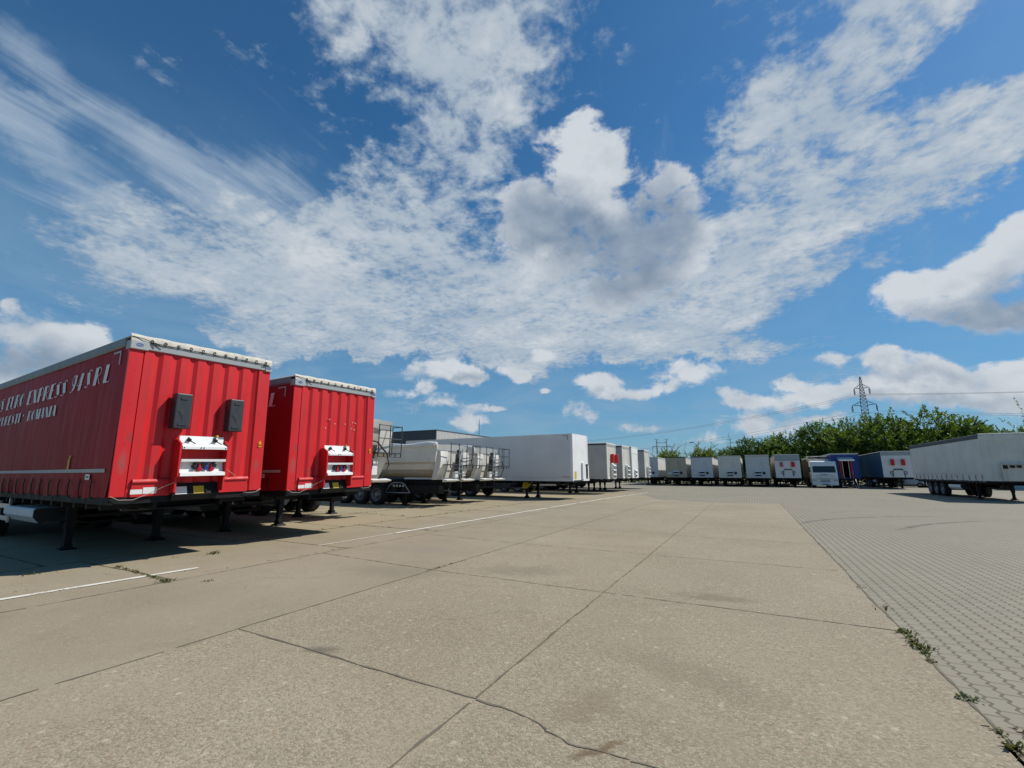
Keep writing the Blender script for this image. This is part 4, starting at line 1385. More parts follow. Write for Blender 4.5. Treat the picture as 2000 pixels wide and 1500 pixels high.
# ------------------------------------------------------------------ plain trailers
def cross_box(root, kind):
    pass
def simple_trailer(name, label, loc, rz, H, zb, side='grey_curtain', front='dirty_white', roof='cream', L=13.6, group='parked curtain sided trailers',
                   ribs=True, boxes=None, header=.24, rx=0.0, couple='frame', hdr='alu_paint', straps=False, spare_spot=False, post=.14, railh=.17, dark_top=False, legx=-3.2):
    root = thing(name, label, 'trailer', loc, rz, group, rx)
    part('chassis', shared('ch%.2f' % zb, lambda: mesh_chassis(L, zb)), None, root)
    part('floor_deck', shared('fl%.2f' % zb, lambda: floor_mesh(L, zb)), None, root)
    w = MB()
    zt = H - header
    for s in (-1, 1):
        w.box(-.10, .012, min(s * HW, s * (HW - post)), max(s * HW, s * (HW - post)), zb, zt)
    if ribs:
        corrugated(w, -HW + post, HW - post, zb + .1, zt, .20, .018, -.004)
    else:
        w.box(-.08, -.006, -HW + post, HW - post, zb + .1, zt)
    w.box(-.08, .004, -HW + post, HW - post, zb - .01, zb + .1)
    fw = part('front_wall', w, front, root)
    if header > .05:
        h = MB()
        h.box(-.10, .016, -HW - .01, HW + .01, H - header + .002, H - .09, bev=.01)
        part('front_header', h, hdr, root)
        h = MB()
        h.grid(lambda u, v: (.022 - .04 * v * v, -HW - .015 + (2 * HW + .03) * u, H - .09 + .11 * math.sin(v * PI / 2) + .005 * math.sin(u * 33)), 40, 4)
        part('tarpaulin_flap', h, 'dirty_white' if roof == 'dark_roof' and straps else roof, root)
    part('roof', shared('rf%.2f%s' % (H, roof), lambda: roof_mesh(L, H).mesh('roof', roof)), None, root)
    for s in (-1, 1):
        r = MB()
        r.box(-L, -.11, min(s * (HW - .02), s * (HW + .022)), max(s * (HW - .02), s * (HW + .022)), H - railh, H - .052)
        part('roof_rail', r, 'dark_roof' if dark_top else 'alu_paint', root)
        sc = part('side_curtain', curtain(s, L, zb - .02, H - railh - .002, int(loc[1] * 10) + s), side, root)
        if straps:
            st = MB()
            x = -.5
            while x > -L + .4:
                st.box(x - .03, x + .03, min(s * (HW + .028), s * (HW + .045)), max(s * (HW + .028), s * (HW + .045)), zb + .02, zb + .34)
                st.box(x - .055, x + .055, min(s * (HW + .045), s * (HW + .06)), max(s * (HW + .045), s * (HW + .06)), zb + .20, zb + .25)
                x -= .95
            st.box(-L + .3, -.3, min(s * (HW + .028), s * (HW + .034)), max(s * (HW + .028), s * (HW + .034)), zb + .40, zb + .415)
            part('curtain_straps', st, 'galv', sc)
    rear_doors(root, L, H, zb, 'alu_paint')
    if couple == 'frame':
        c = MB()
        for z in (1.55, 1.90, 2.24):
            c.strip([(.01, z + .06), (.10, z - .02), (.26, z - .08), (.27, z - .13)], 'y', -.36, .36, .012)
        for s in (-1, 1):
            c.box(.0, .24, s * .37 - .012, s * .37 + .012, 1.22, 2.26)
        cp = part('coupling_panel', c, 'white', root)
        k = MB()
        k.box(.005, .02, -.35, .35, 1.25, 2.20)
        for y in (-.16, -.02, .14):
            k.cyl((.05, y, 1.68), (.19, y, 1.66), .05, n=8)
        part('socket', k, 'black', cp)
    elif couple == 'low':
        c = MB()
        for z in (1.52, 1.86):
            c.strip([(.01, z + .05), (.12, z - .02), (.16, z - .10)], 'y', -.33, .33, .012)
        c.box(.0, .12, -.36, -.335, 1.3, 1.9)
        c.box(.0, .12, .335, .36, 1.3, 1.9)
        cp = part('coupling_panel', c, 'white_clean', root)
        k = MB()
        k.box(.006, .03, -.32, .32, 1.26, 1.84)
        part('socket', k, 'black', cp)
    elif couple == 'loops':
        c = MB()
        c.tube([(.03, -.5, 1.25), (.08, -.48, 1.7), (.10, -.40, 2.02), (.10, .40, 2.02), (.08, .48, 1.7), (.03, .5, 1.25)], .03, n=6)
        for y in (-.25, 0, .25):
            c.box(.02, .10, y - .07, y + .07, 1.98, 2.12)
        c.box(.0, .035, -.42, .42, 1.28, 1.95, mi=1)
        cp = part('coupling_panel', c, ['darkrail', front], root)
        for s in (-1, 1):
            k = MB()
            k.tube([(.06, s * .58 + .10 * math.cos(R(a)), 1.68 + .17 * math.sin(R(a))) for a in range(0, 361, 30)], .025, n=5)
            part('coiled_hose', k, 'black', cp)
    if couple == 'plate':
        c = MB()
        c.box(.0, .05, -.55, .42, 1.22, 2.16, bev=.015)
        c.box(.0, .16, -.60, -.56, 1.22, 2.16)
        c.box(.0, .16, .43, .47, 1.22, 2.16)
        c.box(.0, .16, -.56, .43, 2.165, 2.20)
        cp = part('coupling_panel', c, front, root)
        for y, h in ((-.42, .13), (-.12, .07), (.16, .06)):
            k = MB()
            k.box(.051, .13, y - .10, y + .10, 2.02 - h, 2.09, bev=.015)
            k.cyl((.12, y, 2.0), (.19, y, 1.97), .05, n=10)
            part('socket', k, 'black', cp)
    if spare_spot:
        k = MB()
        k.cyl((.012, .62, 1.62), (.05, .62, 1.62), .17, n=10)
        k.cyl((.051, .62, 1.62), (.07, .62, 1.62), .09, n=10)
        part('cable_reel', k, 'black', root)
        k = MB()
        k.box(.006, .02, -1.05, -.55, 1.45, 1.70)
        part('notice_plate', k, 'dirty_white', root)
    if boxes:
        for (y, z0, z1, w2), m in boxes:
            b = MB()
            b.box(.013, .24, y - w2, y + w2, z0, z1, bev=.04)
            bx = part('equipment_box', b, m, root)
            b = MB()
            b.box(.2405, .25, y - w2 * .5, y + w2 * .5, z0 + .12, z1 - .25)
            part('box_lid', b, m, bx)
    legs(root, legx, zb - .13)
    axles(root, (-7.6, -8.91, -10.22))
    toolbox(root, -6.3, -4.2, -1, 'white')
    toolbox(root, -6.3, -4.2, 1, 'white')
    return root

def at_row(y0, x=-9.6, rz=0.0):
    return loc_from_left(x, y0, rz)
def box_trailer(label, loc, rz, H, zb):
    L = 13.6
    root = thing('box_trailer', label, 'trailer', loc, rz, 'parked box trailers', .005)
    part('chassis', shared('ch%.2f' % zb, lambda: mesh_chassis(L, zb)), None, root)
    part('floor_deck', shared('fl%.2f' % zb, lambda: floor_mesh(L, zb)), None, root)
    b = MB()
    b.box(-L, -.16, -HW + .006, HW - .006, zb + .17, H - .05)
    body = part('box_body', b, 'box_side', root)
    t = MB()
    for s in (-1, 1):
        a0, a1 = sorted((s * (HW - .03), s * (HW + .004)))
        t.box(-L, -.16, a0, a1, zb - .06, zb + .12)
        t.box(-L, -.16, a0, a1, H - .05, H)
        a0, a1 = sorted((s * (HW - .03), s * (HW + .010)))
        t.box(-L, -.2, a0, a1, zb + .125, zb + .165)
    t.box(-L, -.16, -HW + .03, HW - .03, H - .045, H - .002)
    part('edge_profile', t, 'box_side', body)
    k = MB()
    k.box(-.60, -.28, -HW - .0, -HW + .004, H - .13, H - .105)
    k.box(-.31, -.28, -HW - .0, -HW + .004, H - .38, H - .131)
    part('corner_mark', k, 'black', body)
    f = MB()
    f.box(-.155, .0, -HW + .13, HW - .13, zb + .0, H - .004)
    for s in (-1, 1):
        f.prism([(-.155, s * (HW + .004)), (-.155, s * (HW - .125)), (.012, s * (HW - .125)), (.012, s * (HW - .04)), (-.03, s * (HW + .004))], 'z', zb - .05, H)
    fw = part('front_wall', f, 'white_clean', root)
    e = MB()
    e.box(.002, .10, .12, .62, zb + .05, zb + 1.06, bev=.012)
    e.box(.002, .10, .96, 1.12, zb + .05, zb + 1.0, bev=.012)
    e.box(.002, .12, .12, 1.12, zb - .05, zb + .045)
    ep = part('equipment_panel', e, 'white_clean', root)
    k = MB()
    k.box(.002, .03, .625, .955, zb + .10, zb + .95)
    k.box(.02, .14, .60, .99, zb + .90, zb + .97)
    for y in (.70, .79, .88):
        k.tube([(.06, y, zb + .92), (.10, y + .03, zb + .6), (.09, y - .03, zb + .3), (.05, y, zb + .1)], .022, n=5)
    part('cable_rack', k, 'darkrail', ep)
    k = MB()
    k.box(.002, .014, -.98, -.72, zb + .08, zb + .52)
    part('notice_plate', k, 'yellow', root)
    k = MB()
    k.box(-.7, -.22, -HW - .008, -HW + .004, zb + .21, zb + .23)
    part('reflector_strip', k, 'couple_red', root)
    rear_doors(root, L, H, zb, 'box_side')
    y = MB()
    y.box(-3.6, -3.35, -.98, -.86, .62, 1.02)
    y.prism([(-3.3, 1.02), (-2.9, 1.02), (-3.3, .62)], 'y', -.98, -.90)
    part('wheel_chock', y, 'yellow', root)
    legs(root, -3.4, zb - .13)
    axles(root, (-7.6, -8.91, -10.22))
    toolbox(root, -6.6, -4.4, -1, 'boxgrey')
    side_guard(root, -6.9, -4.6, 1)
    sg = MB()
    sg.box(-12.0, -3.9, -HW + .05, -HW + .09, .62, .70)
    sg.box(-7.0, -3.9, -HW + .05, -HW + .09, .86, .94)
    part('side_guard', sg, 'darkrail', root)
    return root
box_trailer('long white box trailer with smooth sides, yellow notice on its plain front', loc_from_left(-9.45, 25.55, -.05), -.05, 3.95, 1.16)

simple_trailer('curtain_trailer', 'grey trailer with two red boxes on its ribbed front, beyond the white box trailer', at_row(33.4, -9.6), 0, 3.86, 1.16, 'grey_curtain', 'dirty_white', couple='frame',
               boxes=[((-.14, 2.35, 3.05, .14), 'redbox'), ((1.04, 2.35, 3.05, .14), 'redbox')], dark_top=True)
simple_trailer('curtain_trailer', 'grey curtain trailer with beige ribbed front, beyond the one with two red boxes', at_row(38.2, -9.65), 0, 3.92, 1.16, 'grey_curtain', 'dirty_white', dark_top=True)
simple_trailer('curtain_trailer', 'white trailer with clean smooth front and white header, third beyond the white box trailer', at_row(41.6, -9.65), 0, 3.98, 1.16, 'pale_curtain', 'white_clean', ribs=False, header=.62, hdr='white_clean', couple='low')
simple_trailer('curtain_trailer', 'grey curtain trailer with ribbed front, last of the left row before the far corner', at_row(47.0, -9.6), 0, 3.95, 1.16, 'grey_curtain', 'dirty_white', dark_top=True)

# ---- far row, fronts towards the camera
FR = -PI / 2
def far(x0, y=62.5):
    return (x0 + HW, y, 0)
simple_trailer('curtain_trailer', 'pale grey trailer in the far corner, partly hidden behind the end of the left row', far(-13.7, 63.2), FR, 3.70, 1.08, 'pale_curtain', 'blue_white', ribs=False, header=.12, couple='none', spare_spot=True)
simple_trailer('curtain_trailer', 'beige grey trailer in the far row with dark roof edge, its front ribbed and dirty', far(-10.05), FR, 3.66, 1.06, 'pale_curtain', 'beige_wall', couple='low', roof='dark_roof', hdr='beige_wall', spare_spot=True)
simple_trailer('curtain_trailer', 'bluish white smooth fronted trailer in the far row beside the beige one', far(-6.9), FR, 3.66, 1.06, 'pale_curtain', 'blue_white', ribs=False, couple='low', roof='dark_roof', hdr='blue_white', spare_spot=True, header=.16)
simple_trailer('curtain_trailer', 'dirty grey ribbed trailer in the far row, right of the bluish white smooth one', far(-3.68), FR, 3.72, 1.05, 'pale_curtain', 'dirty_white', couple='low', hdr='dirty_white', spare_spot=True)
simple_trailer('curtain_trailer', 'white trailer with cream header, left of the one with a pink and a red box', far(-.60), FR, 3.78, 1.05, 'pale_curtain', 'blue_white', ribs=False, couple='low', spare_spot=True, hdr='cream')
simple_trailer('curtain_trailer', 'white fronted trailer with one pink and one red box, left of the lorry cab', far(2.52), FR, 3.80, 1.08, 'beige_wall', 'white', ribs=False, couple='loops', header=.75,
               boxes=[((-.62, 2.35, 2.92, .16), 'redfade'), ((.55, 2.35, 2.92, .18), 'redbox')], post=.1)
simple_trailer('curtain_trailer', 'petrol blue curtain trailer with white front and two red boxes, beside the blue container', (13.75, 61.6, 0), FR - .02, 3.95, 1.22, 'teal_curtain', 'white', ribs=False, couple='loops', header=.45, roof='cream',
               boxes=[((-.40, 2.45, 3.10, .15), 'redbox'), ((.48, 2.45, 3.10, .15), 'redbox')], dark_top=True)
# ---- the white trailer on the right
simple_trailer('curtain_trailer', 'white trailer standing apart on the right, pale curtain with buckles and dark roof edge', (12.23 + HW, 36.8, 0), -1.572, 3.95, 1.19, 'pale_curtain', 'dirty_white', ribs=False, header=.40, hdr='dirty_white', roof='dark_roof', railh=.27, straps=True, dark_top=True, couple='plate', legx=-3.0)

# ------------------------------------------------------------------ lorry with cab, far row
def lorry(loc, rz):
    root = thing('tipper_lorry', 'white cab lorry with a brown grey tipper body beside the blue container', 'lorry', loc, rz)
    c = MB()
    # cab shell: side profile (x forward, z), pushed across; windscreen opening stays a separate part
    prof = [(-2.0, .55), (-.02, .55), (.06, .80), (.05, 1.50), (.0, 1.72), (-.16, 2.48), (-.34, 2.92), (-.70, 3.02), (-2.0, 3.05)]
    c.prism(prof, 'y', -1.22, 1.22)
    bmesh.ops.bevel(c.bm, geom=[e for e in c.bm.edges], offset=.05, segments=2, affect='EDGES', profile=.6)
    cab = part('cab', c, 'cab', root)
    w = MB()
    w.hexa([(.022, -1.09, 1.70), (.022, 1.09, 1.70), (.0, 1.09, 1.70), (.0, -1.09, 1.70), (-.135, -1.05, 2.42), (-.135, 1.05, 2.42), (-.17, 1.05, 2.42), (-.17, -1.05, 2.42)], bev=.015)
    ws = part('windscreen', w, 'glass', cab)
    for y in (-.5, .35):
        w = MB()
        w.tube([(.035, y, 1.71), (.0, y + .5, 1.80)], .012, n=4)
        part('wiper', w, 'black', ws)
    for s in (-1, 1):
        w = MB()
        w.hexa([(-.25, s * 1.219, 1.72), (-1.25, s * 1.219, 1.72), (-1.25, s * 1.228, 1.72), (-.25, s * 1.228, 1.72), (-.42, s * 1.219, 2.40), (-1.25, s * 1.219, 2.40), (-1.25, s * 1.228, 2.40), (-.42, s * 1.228, 2.40)])
        part('side_window', w, 'glass', cab)
        m = MB()
        m.box(.0, .10, min(s * 1.30, s * 1.52), max(s * 1.30, s * 1.52), 1.75, 2.30, bev=.03)
        m.cyl((-.05, s * 1.2, 2.25), (.04, s * 1.42, 2.22), .025, n=6)
        m.cyl((-.05, s * 1.2, 1.80), (.04, s * 1.42, 1.83), .025, n=6)
        part('mirror', m, 'black', cab)
        h = MB()
        h.box(.045, .085, min(s * .78, s * 1.14), max(s * .78, s * 1.14), .74, .92, bev=.02)
        part('headlight', h, 'lamp', cab)
        h = MB()
        h.box(.045, .075, min(s * .84, s * 1.08), max(s * .84, s * 1.08), .42, .50, bev=.01)
        part('fog_light', h, 'lamp', cab)
    g = MB()
    for k in range(3):
        g.box(.05, .072, -.95, .95, 1.06 + k * .14, 1.075 + k * .14)
    g.box(.045, .07, -1.2, 1.2, .965, 1.0)
    part('grille_gap', g, 'darkrail', cab)
    g = MB()
    g.box(.0, .075, -.36, .36, 1.42, 1.50)
    part('badge_panel', g, 'cab_grey', cab)
    g = MB()
    g.box(.05, .080, -.44, .44, .62, .92, bev=.01)
    part('grille', g, 'cab_grey', cab)
    g = MB()
    g.box(.055, .080, -.14, .14, 1.43, 1.48)
    part('badge', g, 'darkrail', cab)
    b = MB()
    b.box(-.5, .085, -1.22, 1.22, .28, .62, bev=.05)
    bp = part('bumper', b, 'cab', root)
    g = MB()
    g.box(.086, .092, -.28, .28, .36, .45)
    part('number_plate', g, 'black', bp)
    sv = MB()
    sv.hexa([(-.30, -1.1, 2.93), (-.30, 1.1, 2.93), (-.55, 1.1, 3.0), (-.55, -1.1, 3.0), (-.02, -1.1, 2.72), (-.02, 1.1, 2.72), (-.05, 1.1, 2.75), (-.05, -1.1, 2.75)])
    ch = MB()
    for s in (-.42, .42):
        ch.box(-8.6, -.3, s - .06, s + .06, .72, .98)
    ch.box(-2.0, -.4, -1.1, 1.1, .5, .58)
    ch.box(-4.2, -2.9, -1.2, -.6, .5, 1.05)
    ch.box(-4.2, -2.9, .6, 1.2, .5, 1.05)
    part('chassis', ch, 'chassis', root)
    # tipper body behind the cab
    t = MB()
    t.box(-8.4, -2.3, -1.25, -1.17, 1.15, 3.32)
    t.box(-8.4, -2.3, 1.17, 1.25, 1.15, 3.32)
    t.box(-8.4, -2.3, -1.17, 1.17, 1.1, 1.2)
    t.box(-2.38, -2.3, -1.17, 1.17, 1.2, 3.32)
    t.box(-8.4, -8.32, -1.17, 1.17, 1.2, 3.0)
    for k in range(7):
        for s in (-1, 1):
            t.box(-2.6 - k * .95, -2.5 - k * .95, min(s * 1.25, s * 1.33), max(s * 1.25, s * 1.33), 1.2, 3.25)
    bd = part('tipper_body', t, 'brown_body', root)
    u = MB()
    for s in (-1, 1):
        u.box(-8.45, -2.2, s * 1.25 - .06, s * 1.25 + .06, 3.32, 3.44)
        u.cyl((-2.25, s * 1.28, 3.0), (-2.25, s * 1.28, 3.62), .06, n=8)
    u.tube([(-2.25, -1.25, 3.58), (-2.25, 1.25, 3.58)], .045)
    part('top_rail', u, 'dirty_white', bd)
    u = MB()
    u.grid(lambda a, b: (-2.2 - .9 * b, -1.2 + 2.4 * a, 3.62 - .26 * math.sin(a * PI) * (1 - .3 * b) - .25 * b), 20, 4)
    part('drooping_cover', u, 'dirty_white', bd)
    u = MB()
    u.box(-2.28, -2.18, -1.22, 1.22, 2.95, 3.30)
    part('headboard', u, 'dirty_white', bd)
    for x in (-.95, -5.6, -6.95):
        for s in (-1, 1):
            wheel(root, x, s, .508, 1.02)
    return root
lorry((7.25, 61.9, 0), FR)

# ------------------------------------------------------------------ blue container cabin
def cabin(loc, rz):
    root = thing('blue_container', 'royal blue container with red framed doorway under a small white canopy and a stair rail', 'container', loc, rz)
    b = MB()
    H, zb = 3.84, 1.08
    L = 8.0
    def wall(y0, y1, z0, z1):
        corrugated(b, y0, y1, z0, z1, .24, .025, -.0)
    wall(-1.25, -.42, zb, H - .16)
    wall(.52, 1.25, zb, H - .16)
    wall(-.42, .52, 3.02, H - .16)
    for s in (-1, 1):
        b.box(-L, -.03, min(s * 1.25, s * 1.19), max(s * 1.25, s * 1.19), zb, H - .16)
        b.box(-.10, .02, min(s * 1.28, s * 1.19), max(s * 1.28, s * 1.19), zb - .05, H - .16)
    b.box(-L, -.05, -1.19, 1.19, zb - .02, zb + .06)
    b.box(-L, -L + .05, -1.19, 1.19, zb + .06, H - .17)
    b.box(-L, -.04, -1.19, 1.19, H - .22, H - .165)
    b.box(-.02, .025, -1.19, -.42, zb - .05, zb + .08)
    body = part('container_body', b, 'blue', root)
    r = MB()
    r.box(-L - .02, .05, -1.32, 1.30, H - .155, H, bev=.02)
    part('roof', r, 'cream', root)
    d = MB()
    for y0, y1 in ((-.50, -.36), (.46, .60)):
        d.box(-.04, .05, y0, y1, zb - .1, 3.05)
    d.box(-.04, .05, -.36, .46, 2.96, 3.05)
    dr = part('door_frame', d, 'couple_red', root)
    d = MB()
    for y in (-.25, .33):
        d.box(-.02, .02, y - .03, y + .03, zb, 2.96)
    part('door_post', d, 'dirty_white', dr)
    cn = MB()
    cn.hexa([(.03, -.62, 3.08), (.62, -.58, 3.0), (.62, .78, 3.0), (.03, .74, 3.08), (.03, -.70, 3.40), (.55, -.60, 3.06), (.55, .80, 3.06), (.03, .72, 3.40)])
    cp = part('canopy', cn, 'pale_blue_box', root)
    cn = MB()
    cn.box(.621, .66, -.60, .82, 2.97, 3.09)
    part('canopy_edge', cn, 'white_clean', cp)
    st = MB()
    for k in range(5):
        st.box(.08 + .26 * k, .34 + .26 * k, -.40, .50, zb - .10 - .21 * k, zb - .06 - .21 * k)
    for y in (-.42, .5):
        st.hexa([(.05, y, zb - .05), (1.40, y, 0.0), (1.40, y + .03, 0.0), (.05, y + .03, zb - .05), (.05, y, zb + .1), (1.50, y, .0), (1.50, y + .03, .0), (.05, y + .03, zb + .1)])
    sp = part('stairs', st, 'darkrail', root)
    st = MB()
    st.tube([(.05, .62, 1.95), (.05, .62, 1.0)], .022)
    st.tube([(.05, .62, 1.45), (1.45, .72, .02)], .03)
    part('hand_rail', st, 'galv', sp)
    ch = MB()
    for s in (-.5, .5):
        ch.box(-L, -.1, s - .06, s + .06, .80, zb - .02)
    for x in (-.6, -4.0, -7.4):
        for s in (-.8, .8):
            ch.box(x - .12, x + .12, s - .12, s + .12, .0, zb - .02)
    ch.box(-.3, -.2, -1.2, -.5, .02, .95)
    part('support_frame', ch, 'chassis', root)
    return root
cabin((9.35, 62.4, 0), FR)

# ------------------------------------------------------------------ small car beyond the far row
def small_car(loc, rz):
    root = thing('parked_car', 'small silver car parked behind the petrol blue trailer', 'car', loc, rz)
    b = MB()
    st = [(2.0, .62, .30, .58), (1.85, .76, .22, .72), (1.2, .84, .20, .90), (.75, .85, .20, .95), (-1.0, .85, .20, .98), (-1.7, .82, .22, .96), (-1.95, .70, .32, .80)]
    rings = []
    for x, hw, z0, z1 in st:
        rings.append([b.bm.verts.new(q) for q in ((x, -hw * .9, z0), (x, -hw, (z0 + z1) / 2), (x, -hw * .93, z1), (x, hw * .93, z1), (x, hw, (z0 + z1) / 2), (x, hw * .9, z0))])
    for a, c in zip(rings, rings[1:]):
        for k in range(6):
            f = b.face([a[k], a[(k + 1) % 6], c[(k + 1) % 6], c[k]])
            f.smooth = True
    b.face(rings[0]); b.face(rings[-1][::-1])
    body = part('body', b, 'car_paint', root)
    g = MB()
    g.hexa([(.85, -.74, .94), (.85, .74, .94), (-1.75, .74, .95), (-1.75, -.74, .95), (.15, -.58, 1.42), (.15, .58, 1.42), (-1.35, .58, 1.42), (-1.35, -.58, 1.42)], bev=.04)
    gl = part('windows', g, 'glass', root)
    g = MB()
    g.hexa([(.18, -.59, 1.415), (.18, .59, 1.415), (-1.38, .59, 1.415), (-1.38, -.59, 1.415), (.05, -.54, 1.47), (.05, .54, 1.47), (-1.25, .54, 1.47), (-1.25, -.54, 1.47)])
    part('roof', g, 'car_paint', root)
    for s in (-1, 1):
        h = MB()
        h.box(1.80, 1.96, min(s * .45, s * .70), max(s * .45, s * .70), .60, .72, bev=.02)
        part('headlight', h, 'lamp', root)
        for x in (1.25, -1.2):
            w = MB()
            w.lathe([(-.09, .2), (-.10, .29), (-.07, .31), (.07, .31), (.10, .29), (.09, .2)], n=18)
            wh = part('wheel', w, 'rubber', root, (x, s * .76, .31))
            w = MB()
            w.lathe([(s * .09, .2), (s * .07, .1), (s * .08, .0)], n=18)
            part('rim', w, 'rim', wh)
    return root
small_car((16.6, 70.3, 0), R(-35))

# pale steel container low on the right, seen past the white trailer
def low_box():
    root = thing('steel_container', 'low pale blue grey steel container standing behind the white trailer on the right', 'container', (25.9, 63.5, 0), R(-90))
    b = MB()
    corrugated(b, -3.0, 3.0, .12, 2.45, .28, .03)
    b.box(-2.4, -.06, -3.0, 3.0, .12, 2.45)
    c = part('container_body', b, 'pale_blue_box', root)
    f = MB()
    f.box(-2.45, .04, -3.05, 3.05, 2.452, 2.56)
    f.box(-2.45, .04, -3.05, 3.05, .0, .118)
    for y in (-3.0, 3.0):
        f.box(-.06, .05, y - .06, y + .06, .12, 2.45)
    part('frame', f, 'galv', root)
low_box()

# ------------------------------------------------------------------ warehouse
def warehouse():
    X, Y, HB = -43.5, 56.5, 8.1
    root = thing('warehouse', 'long flat roofed hall with shade-toned end wall and sunlit-toned side wall behind the tippers', 'building', (X, Y, 0))
    w = MB()
    def ribbed(fn, n, step):
        pass
    d = MB()                       # end wall facing the yard coloured as shaded, side wall as sunlit
    corr = []
    y = 0
    for k in range(110):
        x0 = -k * .4
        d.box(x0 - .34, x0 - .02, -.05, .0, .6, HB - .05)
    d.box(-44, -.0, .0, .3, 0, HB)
    dw = part('end_wall', d, 'hall_shade_roof', root)
    s = MB()
    for k in range(150):
        s.box(.0, .04, .02 + k * .4, .36 + k * .4, .6, HB - .05)
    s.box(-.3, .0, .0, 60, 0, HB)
    sw = part('side_wall', s, 'hall_sunlit', root)
    for k in range(5):
        m = MB()
        m.box(.041, .07, 4 + 11 * k, 7.4 + 11 * k, 0, 3.8)
        part('loading_door', m, 'alu_paint', sw)
    t = MB()
    t.box(-44, .08, -.09, 60, HB + .001, HB + .16)
    rf = part('roof', t, 'hall_shade_roof', root)
    t = MB()
    t.box(-.04, .06, -.075, .06, .3, HB)
    part('corner_trim', t, 'alu_paint', root)
    t = MB()
    t.cyl((-.4, 13.2, HB + .1), (-.4, 13.2, HB + 3.0), .05, n=6)
    t.cyl((-.4, 13.2, HB + 3.0), (-.4, 13.2, HB + 3.6), .02, n=5)
    part('antenna', t, 'darkrail', rf)
    return root
warehouse()

# ------------------------------------------------------------------ trees
def leafcard(mb, p, d, up, L, w, mi):
    side = d.cross(up)
    if side.length < 1e-3:
        side = d.orthogonal()
    side = side.normalized() * w
    a = p + d * L * .5 + side * .9
    b = p + d * L * .5 - side * .9
    v = [mb.bm.verts.new(q) for q in (p, a, p + d * L, b)]
    mb.face(v, mi)
def tree_mesh(seed, H, rad, shoots, leaf_mi=(0, 1), wild=1.0, low=.12, leaves=15, ll=.42):
    """crown of upswept leafy shoots; every shoot is a thin stem with pointed leaves on both sides"""
    r = random.Random(seed)
    c = MB()
    lobes = []
    for _ in range(9):
        a = r.uniform(0, 2 * PI)
        q = r.uniform(.1, .75)
        zz = r.uniform(.28, .80)
        lobes.append((Vector((math.cos(a) * rad * q, math.sin(a) * rad * q, H * zz)), rad * r.uniform(.34, .58), r.random()))
    for k in range(shoots):
        ctr, lr, tone = lobes[r.randrange(len(lobes))]
        v = Vector((r.gauss(0, 1), r.gauss(0, 1), r.gauss(0, .9)))
        v = v.normalized() * lr * r.uniform(.45, 1.0) ** .6
        p = ctr + Vector((v.x, v.y, v.z * 1.15))
        p.z = max(p.z, H * low * r.uniform(.6, 1.3))
        out = Vector((v.x, v.y, abs(v.z) * .8 + lr * .55)).normalized()
        out = (out + Vector((r.gauss(0, .25), r.gauss(0, .25), r.gauss(.1, .25)))).normalized()
        SL = r.uniform(.45, 1.05) * (1.0 + (wild * .8 if r.random() < .09 else 0))
        mi = leaf_mi[0] if r.random() < .35 + .5 * tone else leaf_mi[1]
        bend = Vector((r.gauss(0, .28), r.gauss(0, .28), -.12))
        d = out.copy()
        pos = p.copy()
        n = int(leaves * SL / .8)
        stp = SL / n
        for i in range(n):
            d = (d + bend * (stp * .6)).normalized()
            pos = pos + d * stp
            t = i / n
            ld = (d * .7 + Vector((r.gauss(0, 1), r.gauss(0, 1), r.gauss(0, .7))).normalized() * .75).normalized()
            up = Vector((r.gauss(0, 1), r.gauss(0, 1), r.gauss(0, 1)))
            leafcard(c, pos, ld, up, ll * r.uniform(.6, 1.15) * (1 - .45 * t), ll * .20 * r.uniform(.7, 1.2), mi)
    return c, lobes
def trunk_mesh(seed, H, rad, lobes):
    r = random.Random(seed + 50)
    t = MB()
    base = [(0, 0, -.1), (r.uniform(-.1, .1), r.uniform(-.1, .1), H * .15), (r.uniform(-.2, .2), r.uniform(-.2, .2), H * .35), (r.uniform(-.3, .3), r.uniform(-.3, .3), H * .62)]
    t.tube(base, [.22, .17, .13, .05], n=8)
    for ctr, lr, _ in lobes:
        s = Vector(base[1]).lerp(Vector(base[2]), r.random())
        mid = s.lerp(ctr, .55) + Vector((0, 0, -.25))
        t.tube([s, mid, ctr, ctr + Vector((r.gauss(0, .3), r.gauss(0, .3), lr * .7))], [.085, .06, .035, .012], n=6)
    return t
KINDS = {}
def kind(key, *a, mats=('leaf', 'leaf_dark'), **k):
    c, lobes = tree_mesh(*a, **k)
    KINDS[key] = (c.mesh('crown', list(mats)), trunk_mesh(a[0], a[1], a[2], lobes).mesh('trunk', 'bark'))
kind('broad', 21, 9.5, 4.6, 1700, ll=.46)
kind('broad2', 22, 9.5, 4.8, 1700, ll=.46)
kind('bushy', 23, 8.0, 4.0, 1300, low=.06, ll=.44)
kind('young', 24, 6.3, 2.5, 520, mats=('leaf_bright', 'leaf'), wild=2.2)
kind('wispy', 25, 7.5, 3.4, 260, wild=3.2, leaves=9, ll=.36)
